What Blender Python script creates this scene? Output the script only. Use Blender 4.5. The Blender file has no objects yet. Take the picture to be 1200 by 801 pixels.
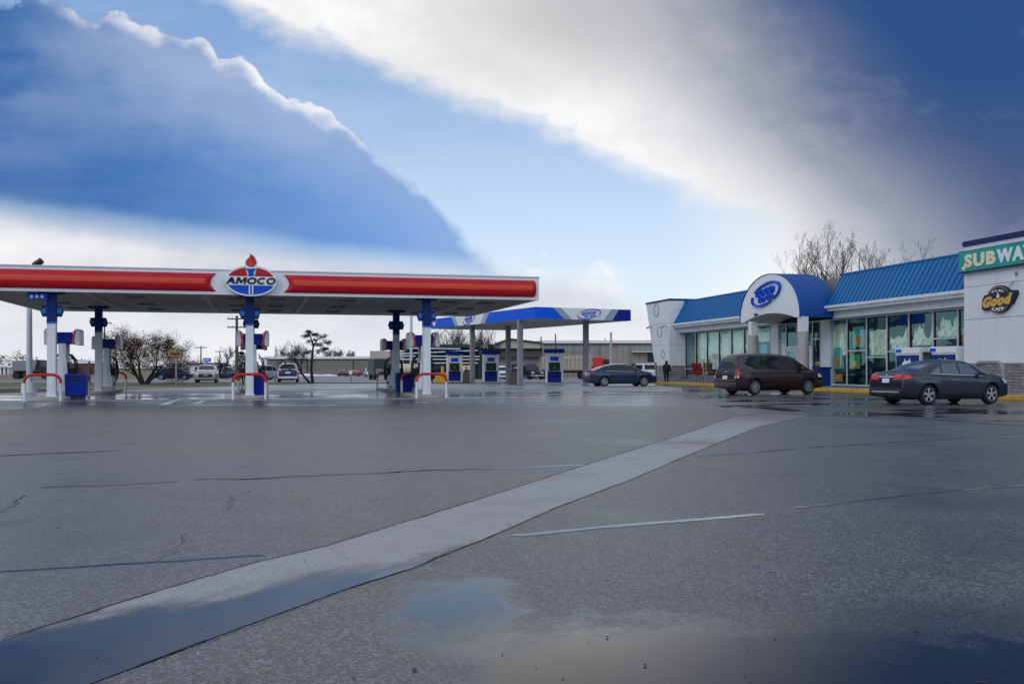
import bpy, math, random
from mathutils import Vector, Matrix
from mathutils.bvhtree import BVHTree

scene = bpy.context.scene
COL = scene.collection
R = math.radians
PI = math.pi
F = 1166.7          # focal length of the photograph in its own pixels
HZ = 431.0          # row of the horizon
CAMH = 1.2

# ------------------------------------------------------------------ helpers
def drop(y):
    return -0.7 * min(max((y - 85.0) / 115.0, 0.0), 1.0)

def depth(py):
    d = py - HZ
    if d > 16.45: return CAMH * F / d
    if d > 11.1: return 0.6826 * F / (d - 7.10)
    return 1.9 * F / d

def G(px, py, dz=0.0):
    y = depth(py)
    return Vector(((px - 600.0) / F * y, y, drop(y) + dz))

def W(px, py, y):
    return Vector(((px - 600.0) / F * y, y, CAMH + (HZ - py) / F * y))

def lin(r, g, b):
    def f(c):
        c /= 255.0
        return c / 12.92 if c <= 0.04045 else ((c + 0.055) / 1.055) ** 2.4
    return (f(r), f(g), f(b))

class MB:
    def __init__(s, mtx=None):
        s.v = []; s.f = []; s.m = []; s.sm = []; s.mtx = mtx
    def add(s, vs, fs, mi=0, smooth=False):
        o = len(s.v)
        s.v.extend((s.mtx @ Vector(p)) if s.mtx else Vector(p) for p in vs)
        for f in fs:
            s.f.append([i + o for i in f]); s.m.append(mi); s.sm.append(smooth)
        return s
    def box(s, c, d, rz=0.0, mi=0, taper=1.0):
        hx, hy, hz = d[0] / 2, d[1] / 2, d[2] / 2
        ca, sa = math.cos(rz), math.sin(rz)
        vs = []
        for z, k in ((-hz, 1.0), (hz, taper)):
            for x, y in ((-hx, -hy), (hx, -hy), (hx, hy), (-hx, hy)):
                x *= k; y *= k
                vs.append((c[0] + x * ca - y * sa, c[1] + x * sa + y * ca, c[2] + z))
        return s.add(vs, [(3, 2, 1, 0), (4, 5, 6, 7), (0, 1, 5, 4), (1, 2, 6, 5), (2, 3, 7, 6), (3, 0, 4, 7)], mi)
    def b2(s, x0, x1, y0, y1, z0, z1, mi=0):
        return s.box(((x0 + x1) / 2, (y0 + y1) / 2, (z0 + z1) / 2), (x1 - x0, y1 - y0, z1 - z0), 0, mi)
    def tube(s, pts, r, n=8, mi=0, cap=True, smooth=True):
        pts = [Vector(p) for p in pts]
        rs = r if isinstance(r, (list, tuple)) else [r] * len(pts)
        vs = []; fs = []
        up = None
        for i, p in enumerate(pts):
            t = (pts[min(i + 1, len(pts) - 1)] - pts[max(i - 1, 0)]).normalized()
            if up is None:
                a = Vector((0, 0, 1)) if abs(t.z) < 0.9 else Vector((1, 0, 0))
                up = t.cross(a).normalized()
            u = (up - t * up.dot(t))
            u = u.normalized() if u.length > 1e-6 else t.orthogonal().normalized()
            up = u
            w = t.cross(u)
            for k in range(n):
                an = 2 * PI * k / n
                vs.append(p + (u * math.cos(an) + w * math.sin(an)) * rs[i])
        for i in range(len(pts) - 1):
            for k in range(n):
                a = i * n + k; b = i * n + (k + 1) % n
                fs.append((a, b, b + n, a + n))
        s.add(vs, fs, mi, smooth)
        if cap:
            o = len(s.v) - len(vs)
            s.f.append([o + k for k in range(n)][::-1]); s.m.append(mi); s.sm.append(False)
            o2 = len(s.v) - n
            s.f.append([o2 + k for k in range(n)]); s.m.append(mi); s.sm.append(False)
        return s
    def cyl(s, p0, p1, r0, r1=None, n=16, mi=0, cap=True):
        return s.tube([p0, p1], [r0, r0 if r1 is None else r1], n, mi, cap)
    def prism(s, pts, vec, mi=0):
        """closed outline of 3-D points pushed along vec"""
        n = len(pts); vec = Vector(vec)
        vs = [Vector(p) for p in pts] + [Vector(p) + vec for p in pts]
        fs = [tuple(range(n))[::-1], tuple(range(n, 2 * n))] + [(i, (i + 1) % n, n + (i + 1) % n, n + i) for i in range(n)]
        return s.add(vs, fs, mi)
    def lathe(s, prof, c, axis='z', n=24, mi=0):
        vs = []; fs = []
        for (r, h) in prof:
            for k in range(n):
                a = 2 * PI * k / n
                x, y = r * math.cos(a), r * math.sin(a)
                p = (x, y, h) if axis == 'z' else ((x, h, y) if axis == 'y' else (h, x, y))
                vs.append(Vector(c) + Vector(p))
        for i in range(len(prof) - 1):
            for k in range(n):
                a = i * n + k; b = i * n + (k + 1) % n
                fs.append((a, b, b + n, a + n))
        return s.add(vs, fs, mi, True)
    def ball(s, c, r, n=12, mi=0, sq=(1, 1, 1)):
        prof = []
        vs = []; fs = []
        for i in range(n // 2 + 1):
            th = PI * i / (n // 2)
            for k in range(n):
                a = 2 * PI * k / n
                vs.append((c[0] + r * sq[0] * math.sin(th) * math.cos(a), c[1] + r * sq[1] * math.sin(th) * math.sin(a), c[2] + r * sq[2] * math.cos(th)))
        for i in range(n // 2):
            for k in range(n):
                a = i * n + k; b = i * n + (k + 1) % n
                fs.append((a, b, b + n, a + n))
        return s.add(vs, fs, mi, True)
    def quad(s, a, b, c, d, mi=0):
        return s.add([a, b, c, d], [(0, 1, 2, 3)], mi)
    def poly(s, pts, mi=0):
        return s.add(pts, [tuple(range(len(pts)))], mi)
    def grid(s, fn, nu, nv, mi=0, smooth=True):
        vs = [fn(i / nu, j / nv) for i in range(nu + 1) for j in range(nv + 1)]
        fs = []
        for i in range(nu):
            for j in range(nv):
                a = i * (nv + 1) + j
                fs.append((a, a + nv + 1, a + nv + 2, a + 1))
        return s.add(vs, fs, mi, smooth)
    def build(s, name, mats, parent=None, bevel=0.0, angle=40):
        me = bpy.data.meshes.new(name)
        me.from_pydata([tuple(p) for p in s.v], [], s.f)
        ms = mats if isinstance(mats, (list, tuple)) else [mats]
        for m in ms: me.materials.append(m)
        me.polygons.foreach_set('material_index', s.m)
        me.polygons.foreach_set('use_smooth', s.sm)
        me.update()
        if any(s.sm):
            try: me.set_sharp_from_angle(angle=R(angle))
            except Exception: pass
        o = bpy.data.objects.new(name, me)
        COL.objects.link(o)
        if parent is not None: o.parent = parent
        if bevel:
            b = o.modifiers.new('edge', 'BEVEL'); b.width = bevel; b.segments = 2
            b.limit_method = 'ANGLE'; b.angle_limit = R(50)
        return o

def tag(o, label=None, cat=None, group=None, kind=None):
    if label: o['label'] = label
    if cat: o['category'] = cat
    if group: o['group'] = group
    if kind: o['kind'] = kind
    return o

def thing(name, label, cat, loc=(0, 0, 0), rz=0.0, group=None):
    o = bpy.data.objects.new(name, None)
    COL.objects.link(o)
    o.location = loc; o.rotation_euler = (0, 0, rz)
    o.empty_display_size = 0.2
    return tag(o, label, cat, group)

def copy_tree(o, parent=None):
    c = o.copy(); COL.objects.link(c)
    if parent is not None: c.parent = parent
    for ch in list(o.children): copy_tree(ch, c)
    return c

def dup(root, loc, rz, label, group=None):
    c = copy_tree(root); c.location = loc; c.rotation_euler = (0, 0, rz)
    c['label'] = label
    if group: c['group'] = group
    return c

def text_data(txt, shear=0.0, extrude=0.0, offset=0.0, space=1.0):
    cu = bpy.data.curves.new('lettering', 'FONT')
    cu.body = txt; cu.shear = shear; cu.extrude = extrude; cu.offset = offset; cu.space_character = space
    cu.resolution_u = 3
    o = bpy.data.objects.new('lettering', cu); COL.objects.link(o)
    bpy.context.view_layer.update()
    dg = bpy.context.evaluated_depsgraph_get()
    me = bpy.data.meshes.new_from_object(o.evaluated_get(dg), depsgraph=dg)
    vs = [v.co.copy() for v in me.vertices]; fs = [list(p.vertices) for p in me.polygons]
    bpy.data.objects.remove(o); bpy.data.curves.remove(cu); bpy.data.meshes.remove(me)
    return vs, fs

def text_into(mb, txt, origin, right, up, width, height, depth=0.01, shear=0.0, offset=0.0, mi=0, bend=None, space=1.12):
    """lettering fitted into a width x height box centred on origin, standing depth proud along right x up"""
    vs, fs = text_data(txt, shear, 0.5, offset, space)
    x0 = min(v.x for v in vs); x1 = max(v.x for v in vs); y0 = min(v.y for v in vs); y1 = max(v.y for v in vs)
    right = Vector(right).normalized(); up = Vector(up).normalized(); nrm = right.cross(up)
    out = []
    for v in vs:
        a = ((v.x - x0) / (x1 - x0) - 0.5) * width
        b = ((v.y - y0) / (y1 - y0) - 0.5) * height
        if bend: b += bend(a)
        out.append(Vector(origin) + right * a + up * b + nrm * ((v.z + 0.5) * depth))
    mb.add(out, fs, mi)

def ell(cx, cy, rx, ry, n=40, a0=0.0, a1=2 * PI):
    full = abs(a1 - a0 - 2 * PI) < 1e-6
    m = n if full else n + 1
    return [(cx + rx * math.cos(a0 + (a1 - a0) * i / n), cy + ry * math.sin(a0 + (a1 - a0) * i / n)) for i in range(m)]

# ------------------------------------------------------------------ materials
def new_mat(name):
    m = bpy.data.materials.new(name); m.use_nodes = True
    nt = m.node_tree
    return m, nt, nt.nodes['Principled BSDF']

def mat(name, col, rough=0.5, metal=0.0, spec=0.36, var=0.12, scale=3.0, bump=0.0, bscale=40.0, coat=0.0, rvar=0.1, dirt=0.0):
    m, nt, p = new_mat(name)
    N = nt.nodes; L = nt.links
    tc = N.new('ShaderNodeTexCoord')
    nz = N.new('ShaderNodeTexNoise'); nz.inputs['Scale'].default_value = scale; nz.inputs['Detail'].default_value = 6
    L.new(tc.outputs['Object'], nz.inputs['Vector'])
    mr = N.new('ShaderNodeMapRange'); mr.inputs[1].default_value = 0.25; mr.inputs[2].default_value = 0.75
    mr.inputs[3].default_value = 1 - var; mr.inputs[4].default_value = 1 + var
    L.new(nz.outputs['Fac'], mr.inputs[0])
    mx = N.new('ShaderNodeMix'); mx.data_type = 'RGBA'; mx.blend_type = 'MULTIPLY'; mx.inputs[0].default_value = 1
    mx.inputs[6].default_value = (*col, 1)
    L.new(mr.outputs[0], mx.inputs[7])
    outc = mx.outputs[2]
    if dirt:
        n2 = N.new('ShaderNodeTexNoise'); n2.inputs['Scale'].default_value = scale * 0.7; n2.inputs['Detail'].default_value = 8
        mp = N.new('ShaderNodeMapping'); mp.inputs['Scale'].default_value = (2.5, 2.5, 0.35)
        L.new(tc.outputs['Object'], mp.inputs[0]); L.new(mp.outputs[0], n2.inputs['Vector'])
        r2 = N.new('ShaderNodeMapRange'); r2.inputs[1].default_value = 0.5; r2.inputs[2].default_value = 0.75; r2.inputs[4].default_value = dirt
        L.new(n2.outputs['Fac'], r2.inputs[0])
        m2 = N.new('ShaderNodeMix'); m2.data_type = 'RGBA'
        L.new(r2.outputs[0], m2.inputs[0]); L.new(outc, m2.inputs[6]); m2.inputs[7].default_value = (0.10, 0.09, 0.075, 1)
        outc = m2.outputs[2]
    L.new(outc, p.inputs['Base Color'])
    mr2 = N.new('ShaderNodeMapRange'); mr2.inputs[3].default_value = max(0.02, rough - rvar); mr2.inputs[4].default_value = min(1, rough + rvar)
    L.new(nz.outputs['Fac'], mr2.inputs[0]); L.new(mr2.outputs[0], p.inputs['Roughness'])
    p.inputs['Metallic'].default_value = metal
    p.inputs['Specular IOR Level'].default_value = spec
    p.inputs['Coat Weight'].default_value = coat
    p.inputs['Coat Roughness'].default_value = 0.04
    if bump:
        nb = N.new('ShaderNodeTexNoise'); nb.inputs['Scale'].default_value = bscale; nb.inputs['Detail'].default_value = 4
        L.new(tc.outputs['Object'], nb.inputs['Vector'])
        bp = N.new('ShaderNodeBump'); bp.inputs['Strength'].default_value = bump; bp.inputs['Distance'].default_value = 0.02
        L.new(nb.outputs['Fac'], bp.inputs['Height']); L.new(bp.outputs[0], p.inputs['Normal'])
    return m

class E:
    """tiny shader-maths expression builder"""
    nt = None
    def __init__(s, sock): s.s = sock
    @staticmethod
    def op(kind, *a):
        n = E.nt.nodes.new('ShaderNodeMath'); n.operation = kind
        for i, x in enumerate(a):
            if isinstance(x, E): E.nt.links.new(x.s, n.inputs[i])
            else: n.inputs[i].default_value = float(x)
        return E(n.outputs[0])
    def __add__(s, o): return E.op('ADD', s, o)
    __radd__ = __add__
    def __sub__(s, o): return E.op('SUBTRACT', s, o)
    def __rsub__(s, o): return E.op('SUBTRACT', o, s)
    def __mul__(s, o): return E.op('MULTIPLY', s, o)
    __rmul__ = __mul__
    def __truediv__(s, o): return E.op('DIVIDE', s, o)
    def max(s, o): return E.op('MAXIMUM', s, o)
    def min(s, o): return E.op('MINIMUM', s, o)
    def abs(s): return E.op('ABSOLUTE', s)
    def pow(s, o): return E.op('POWER', s, o)
    def ss(s, a, b):
        n = E.nt.nodes.new('ShaderNodeMapRange'); n.interpolation_type = 'SMOOTHSTEP'
        E.nt.links.new(s.s, n.inputs[0]); n.inputs[1].default_value = a; n.inputs[2].default_value = b
        return E(n.outputs[0])
def noise(vec, scale, detail=5, rough=0.55, kind='Fac'):
    n = E.nt.nodes.new('ShaderNodeTexNoise'); n.inputs['Scale'].default_value = scale
    n.inputs['Detail'].default_value = detail; n.inputs['Roughness'].default_value = rough
    E.nt.links.new(vec, n.inputs['Vector'])
    return E(n.outputs['Fac'])
def mixc(f, a, b):
    n = E.nt.nodes.new('ShaderNodeMix'); n.data_type = 'RGBA'
    if isinstance(f, E): E.nt.links.new(f.s, n.inputs[0])
    else: n.inputs[0].default_value = f
    for i, x in ((6, a), (7, b)):
        if isinstance(x, tuple): n.inputs[i].default_value = (*x, 1)
        else: E.nt.links.new(x, n.inputs[i])
    return n.outputs[2]
def combine(x, y, z):
    n = E.nt.nodes.new('ShaderNodeCombineXYZ')
    for i, q in enumerate((x, y, z)):
        if isinstance(q, E): E.nt.links.new(q.s, n.inputs[i])
        else: n.inputs[i].default_value = q
    return n.outputs[0]

def ground_mat(name, base, wet_mask=None, rough=0.6, wrough=0.06, grain=140.0, gbump=0.5, var=0.25, stain=(0.02, 0.02, 0.022), stainf=0.4, wetdark=0.45, wspec=0.08, gspeck=0.3, fade=None):
    """paving: aggregate speckle, broad stains, and a wetness mask that smooths and darkens it; position based"""
    m, nt, p = new_mat(name); E.nt = nt
    N = nt.nodes; L = nt.links
    geo = N.new('ShaderNodeNewGeometry'); pos = geo.outputs['Position']
    sep = N.new('ShaderNodeSeparateXYZ'); L.new(pos, sep.inputs[0])
    x, y = E(sep.outputs[0]), E(sep.outputs[1])
    big = noise(pos, 0.35, 6, 0.6); mid = noise(pos, 2.2, 5, 0.6)
    vo = N.new('ShaderNodeTexVoronoi'); vo.inputs['Scale'].default_value = grain; L.new(pos, vo.inputs['Vector'])
    vs = N.new('ShaderNodeSeparateColor'); L.new(vo.outputs['Color'], vs.inputs[0])
    speck = E(vs.outputs[0])
    fine = noise(pos, grain * 0.6, 3, 0.7)
    vo2 = N.new('ShaderNodeTexVoronoi'); vo2.inputs['Scale'].default_value = grain * 0.80; L.new(pos, vo2.inputs['Vector'])
    vs2 = N.new('ShaderNodeSeparateColor'); L.new(vo2.outputs['Color'], vs2.inputs[0])
    coarse = E(vs2.outputs[1]); cl = noise(pos, grain * 0.11, 4, 0.8)
    v = (0.30 + speck * 0.6 + coarse * coarse * coarse * 1.65 * gspeck + (1 - gspeck) * 0.45) * (1 - gspeck * 0.35 + gspeck * 0.7 * cl) * (1 - var + 2 * var * mid) 
    colv = N.new('ShaderNodeMix'); colv.data_type = 'RGBA'; colv.blend_type = 'MULTIPLY'; colv.inputs[0].default_value = 1
    colv.inputs[6].default_value = (*base, 1)
    L.new(combine(v, v, v), colv.inputs[7])
    c = mixc((big.ss(0.48, 0.7)) * stainf, colv.outputs[2], stain)
    trk = noise(combine(x * 0.30 + y * 0.95, y * 0.05 - x * 0.14, 0.0), 1.6, 5, 0.62)
    c = mixc(trk.ss(0.55, 0.75) * 0.28, c, stain)
    drip = noise(pos, 1.1, 2, 0.4)
    c = mixc(drip.ss(0.68, 0.74) * 0.55, c, tuple(q * 0.5 for q in stain))
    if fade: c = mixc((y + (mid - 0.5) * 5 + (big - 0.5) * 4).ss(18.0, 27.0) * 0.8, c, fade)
    if wet_mask:
        w = wet_mask(x, y, pos, big, mid)
        damp = w.ss(0.0, 0.6); pud = (w + (speck - 0.5) * 0.30 + (fine - 0.5) * 0.3).ss(0.36, 1.0)
        c = mixc(damp * wetdark, c, tuple(q * 0.12 for q in base))
        c = mixc(pud * 0.9, c, tuple(q * 0.14 for q in base))
        rg = (rough + (fine - 0.5) * 0.2) * (1 - damp * 0.45)
        rg = rg * (1 - pud) + wrough * pud
    else:
        pud = None; rg = rough + (mid - 0.5) * 0.25
    L.new(c, p.inputs['Base Color'])
    L.new(rg.s, p.inputs['Roughness'])
    if pud:
        sl = 0.5 - pud * wspec; L.new(sl.s, p.inputs['Specular IOR Level'])
    bp = N.new('ShaderNodeBump'); bp.inputs['Distance'].default_value = 0.010
    h = fine * 0.5 + speck * 0.5
    L.new(h.s, bp.inputs['Height'])
    st = (1 - pud) * gbump if pud else None
    if st: L.new(st.s, bp.inputs['Strength'])
    else: bp.inputs['Strength'].default_value = gbump
    L.new(bp.outputs[0], p.inputs['Normal'])
    return m

M = {}
M['white'] = mat('white_paint', (0.78, 0.79, 0.80), 0.4, var=0.05, dirt=0.30)
M['white_clean'] = mat('white_panel', (0.80, 0.81, 0.82), 0.35, var=0.03)
M['stucco'] = mat('stucco', (0.75, 0.76, 0.79), 0.8, var=0.05, scale=1.5, bump=0.25, bscale=60, dirt=0.10)
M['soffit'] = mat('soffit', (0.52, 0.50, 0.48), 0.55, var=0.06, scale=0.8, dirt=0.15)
M['soffit_dark'] = mat('soffit_dark', (0.22, 0.22, 0.23), 0.6, var=0.1)
M['red'] = mat('red_band', (0.52, 0.005, 0.016), 0.38, var=0.10, scale=1.2, dirt=0.10)
M['orange'] = mat('orange_band', (0.74, 0.062, 0.022), 0.35, var=0.05)
M['redpaint'] = mat('red_paint', (0.50, 0.03, 0.02), 0.45, var=0.1, dirt=0.1)
M['blue_col'] = mat('navy_column', (0.006, 0.030, 0.17), 0.5, var=0.05, scale=1.0, spec=0.2)
M['blue'] = mat('royal_blue', (0.003, 0.022, 0.27), 0.5, var=0.06, scale=1.0, spec=0.2)
M['blue_mid'] = mat('bright_blue', (0.006, 0.085, 0.55), 0.5, var=0.04, scale=1.0, spec=0.2)
M['blue_lite'] = mat('sky_blue_trim', (0.03, 0.17, 0.50), 0.35, var=0.05)
M['roof_blue'] = mat('blue_metal_roof', (0.0, 0.150, 0.38), 0.5, var=0.12, scale=0.6, spec=0.2)
M['roof_seam'] = mat('dark_blue_seam', (0.004, 0.06, 0.22), 0.4, var=0.1)
M['barrel'] = mat('blue_barrel_roof', (0.002, 0.064, 0.28), 0.5, var=0.05)
M['navy'] = mat('navy_trim', (0.006, 0.012, 0.10), 0.45, var=0.1)
M['can_blue'] = mat('canopy_blue', (0.002, 0.110, 0.72), 0.5, var=0.04, scale=1.0, spec=0.18)
M['can_grey'] = mat('canopy_grey_stripe', (0.30, 0.40, 0.48), 0.35, var=0.04)
M['steel'] = mat('grey_painted_steel', (0.26, 0.26, 0.27), 0.5, var=0.1, dirt=0.15)
M['galv'] = mat('galvanised_steel', (0.45, 0.46, 0.47), 0.45, metal=0.6, var=0.12)
M['lightpole'] = mat('pale_pole', (0.62, 0.64, 0.68), 0.4, var=0.05)
M['dark'] = mat('dark_grey', (0.03, 0.03, 0.033), 0.5, var=0.15)
M['black'] = mat('black_plastic', (0.012, 0.012, 0.013), 0.4, var=0.15)
M['letter_black'] = mat('black_lettering', (0.008, 0.008, 0.009), 0.4, var=0.05)
M['rubber'] = mat('tyre_rubber', (0.016, 0.016, 0.017), 0.75, var=0.2, scale=8)
M['rim'] = mat('alloy_rim', (0.55, 0.56, 0.58), 0.3, metal=0.85, var=0.08)
M['rim_dark'] = mat('dark_rim', (0.10, 0.10, 0.11), 0.4, metal=0.7, var=0.08)
M['chrome'] = mat('chrome', (0.75, 0.76, 0.78), 0.12, metal=1.0, var=0.04, rvar=0.04)
M['tail'] = mat('red_tail_lens', (0.62, 0.008, 0.012), 0.08, var=0.1, coat=1.0, scale=25)
M['tail_white'] = mat('clear_lens', (0.72, 0.72, 0.74), 0.08, var=0.1, coat=1.0)
M['glass_dark'] = mat('tinted_car_glass', (0.014, 0.018, 0.02), 0.03, var=0.2, spec=0.5, rvar=0.015, coat=0.0)
M['glass_pale'] = mat('pale_car_glass', (0.06, 0.085, 0.09), 0.03, var=0.3, spec=0.9, rvar=0.015, coat=0.6)
M['plate'] = mat('white_number_plate', (0.75, 0.76, 0.78), 0.4, var=0.05)
M['concrete'] = mat('concrete_block', (0.42, 0.40, 0.37), 0.85, var=0.14, scale=4, bump=0.3, bscale=30)
M['kerb_yellow'] = mat('worn_yellow_kerb', (0.62, 0.36, 0.015), 0.65, var=0.22, scale=3, bump=0.3, bscale=30, dirt=0.35)
M['yellow'] = mat('yellow_paint', (0.72, 0.38, 0.02), 0.45, var=0.1)
M['dull_yellow'] = mat('dark_yellow_board', (0.28, 0.19, 0.018), 0.6, var=0.15)  # darker than the plain yellow paint, for the sign board
M['brown_can'] = mat('brown_aggregate', (0.10, 0.085, 0.075), 0.8, var=0.3, scale=20, bump=0.3)
M['mullion'] = mat('aluminium_mullion', (0.60, 0.61, 0.63), 0.4, metal=0.3, var=0.06)
M['film'] = mat('crinkled_window_film', (0.90, 0.86, 0.74), 0.3, var=0.30, scale=4, bump=1.0, bscale=7)
M['poster_blue'] = mat('blue_poster', (0.12, 0.35, 0.75), 0.4, var=0.5, scale=9)
M['poster_teal'] = mat('teal_poster', (0.10, 0.42, 0.42), 0.4, var=0.45, scale=8)
M['poster_food'] = mat('orange_food_picture', (0.60, 0.25, 0.07), 0.4, var=0.5, scale=14)
M['poster_green'] = mat('green_poster', (0.05, 0.36, 0.07), 0.4, var=0.35, scale=9)
M['bark'] = mat('bark', (0.032, 0.026, 0.022), 0.9, var=0.3, scale=8, bump=0.4, bscale=30)
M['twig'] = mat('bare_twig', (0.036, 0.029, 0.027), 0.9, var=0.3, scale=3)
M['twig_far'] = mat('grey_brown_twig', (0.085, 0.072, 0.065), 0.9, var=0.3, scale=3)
M['fruit'] = mat('dried_red_brown_leaf', (0.090, 0.030, 0.026), 0.8, var=0.5, scale=5)
M['needle'] = mat('dark_needle', (0.018, 0.032, 0.018), 0.8, var=0.4, scale=3)
M['bush'] = mat('brown_bush', (0.09, 0.075, 0.055), 0.9, var=0.35, scale=2)
M['tan_wall'] = mat('tan_metal_siding', (0.27, 0.225, 0.20), 0.65, var=0.06, scale=0.4, dirt=0.1)
M['beige_wall'] = mat('beige_siding', (0.46, 0.41, 0.33), 0.65, var=0.06, scale=0.4)
M['grey_green'] = mat('grey_green_siding', (0.30, 0.32, 0.27), 0.6, var=0.06, scale=0.3)
M['pale_roof'] = mat('pale_metal_roof', (0.60, 0.61, 0.62), 0.5, var=0.06, scale=0.3)
M['brown_fascia'] = mat('dark_brown_fascia', (0.055, 0.045, 0.045), 0.6, var=0.1)
M['maroon'] = mat('maroon_siding', (0.16, 0.045, 0.045), 0.7, var=0.1)
M['green_dark'] = mat('dark_green_metal', (0.008, 0.06, 0.045), 0.45, var=0.15)
M['cream'] = mat('cream_paint', (0.58, 0.50, 0.37), 0.45, var=0.12, dirt=0.2)
M['tan_truck'] = mat('tan_dump_body', (0.36, 0.32, 0.25), 0.55, var=0.12, dirt=0.25)
M['truck_red'] = mat('red_cab', (0.60, 0.03, 0.03), 0.3, var=0.06, coat=0.5)
M['wood_pole'] = mat('weathered_wood_pole', (0.10, 0.085, 0.07), 0.9, var=0.25, scale=6)
M['wood'] = mat('split_firewood', (0.46, 0.32, 0.18), 0.8, var=0.35, scale=12)
M['wood_bark'] = mat('log_bark', (0.10, 0.07, 0.05), 0.9, var=0.35, scale=12)
M['net_red'] = mat('red_net_bag', (0.26, 0.018, 0.025), 0.6, var=0.7, scale=22)
M['pallet'] = mat('grey_pallet', (0.20, 0.20, 0.21), 0.7, var=0.2, scale=6)
M['jacket'] = mat('navy_jacket', (0.010, 0.013, 0.03), 0.8, var=0.2)
M['trousers'] = mat('black_trousers', (0.010, 0.010, 0.012), 0.85, var=0.2)
M['hair'] = mat('black_hair', (0.008, 0.007, 0.007), 0.5, var=0.3, scale=30)
M['skin'] = mat('skin', (0.42, 0.25, 0.18), 0.6, var=0.06)
M['shoe'] = mat('white_shoe', (0.78, 0.78, 0.78), 0.5, var=0.05)
M['teal_board'] = mat('teal_sign_board', (0.004, 0.34, 0.27), 0.4, var=0.05)
M['letter_cream'] = mat('cream_lettering', (0.86, 0.76, 0.52), 0.4, var=0.03)
M['letter_white'] = mat('white_lettering', (0.82, 0.84, 0.86), 0.4, var=0.03)
M['gold'] = mat('gold_lettering', (0.72, 0.42, 0.08), 0.4, var=0.06)
M['ink'] = mat('dark_ink_board', (0.008, 0.012, 0.045), 0.4, var=0.1)
M['interior'] = mat('teal_shop_interior', (0.035, 0.15, 0.15), 0.7, var=0.7, scale=1.6)
M['shop_floor'] = mat('shop_floor', (0.25, 0.24, 0.23), 0.5, var=0.1)
M['tar'] = mat('wet_crack_sealant', (0.010, 0.010, 0.012), 0.12, var=0.2, rvar=0.08, scale=4)
M['crack'] = mat('open_crack', (0.006, 0.006, 0.007), 0.9, var=0.2)
M['paint_line'] = mat('worn_white_line', (0.55, 0.56, 0.57), 0.55, var=0.3, scale=2.5)
M['snow'] = mat('old_snow', (0.72, 0.74, 0.78), 0.7, var=0.08, bump=0.5, bscale=3)

def ledger(name):
    m, nt, p = new_mat(name); E.nt = nt
    N, L = nt.nodes, nt.links
    tc = N.new('ShaderNodeTexCoord'); sp = N.new('ShaderNodeSeparateXYZ'); L.new(tc.outputs['Object'], sp.inputs[0])
    u = E(sp.outputs[0]) + E(sp.outputs[1]); z = E(sp.outputs[2])
    wob = noise(tc.outputs['Object'], 3.0, 3) - 0.5
    vec = combine(u + wob * 0.06, z + wob * 0.05, 0.0)
    br = N.new('ShaderNodeTexBrick'); L.new(vec, br.inputs['Vector'])
    br.inputs['Scale'].default_value = 1.0; br.inputs['Brick Width'].default_value = 0.42; br.inputs['Row Height'].default_value = 0.125
    br.inputs['Mortar Size'].default_value = 0.010; br.inputs['Color1'].default_value = (0.40, 0.38, 0.36, 1)
    br.inputs['Color2'].default_value = (0.17, 0.155, 0.145, 1); br.inputs['Mortar'].default_value = (0.03, 0.03, 0.03, 1); br.offset = 0.37
    nv = noise(tc.outputs['Object'], 9.0, 5)
    c = mixc(nv.ss(0.35, 0.7) * 0.5, br.outputs['Color'], (0.30, 0.28, 0.26))
    L.new(c, p.inputs['Base Color']); p.inputs['Roughness'].default_value = 0.85
    bp = N.new('ShaderNodeBump'); bp.inputs['Strength'].default_value = 0.9; bp.inputs['Distance'].default_value = 0.03
    h = nv * 0.6 - E(br.outputs['Fac']); L.new(h.s, bp.inputs['Height']); L.new(bp.outputs[0], p.inputs['Normal'])
    return m
M['stone'] = ledger('ledger_stone')

def siding(name, col, period=0.3, axis=0, dark=0.75):
    m, nt, p = new_mat(name); E.nt = nt
    N, L = nt.nodes, nt.links
    tc = N.new('ShaderNodeTexCoord'); sp = N.new('ShaderNodeSeparateXYZ'); L.new(tc.outputs['Object'], sp.inputs[0])
    u = E(sp.outputs[0]) + E(sp.outputs[1]) if axis == 0 else E(sp.outputs[2])
    t = E.op('FRACT', u * (1.0 / period))
    g = (t - 0.5).abs().ss(0.38, 0.5)
    nz = noise(tc.outputs['Object'], 0.5, 6)
    c = mixc(nz.ss(0.3, 0.8) * 0.35, col, tuple(q * 0.7 for q in col))
    c = mixc(g * 0.6, c, tuple(q * dark * 0.6 for q in col))
    L.new(c, p.inputs['Base Color']); p.inputs['Roughness'].default_value = 0.6
    bp = N.new('ShaderNodeBump'); bp.inputs['Distance'].default_value = 0.03; bp.inputs['Strength'].default_value = 0.6
    gg = 1 - g; L.new(gg.s, bp.inputs['Height']); L.new(bp.outputs[0], p.inputs['Normal'])
    return m
M['tan_siding'] = siding('tan_ribbed_siding', (0.235, 0.195, 0.175), 0.9)
M['tan_siding2'] = siding('pinkish_tan_siding', (0.33, 0.27, 0.235), 1.2)
M['green_siding'] = siding('grey_green_ribbed_siding', (0.28, 0.295, 0.25), 1.2)

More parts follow.
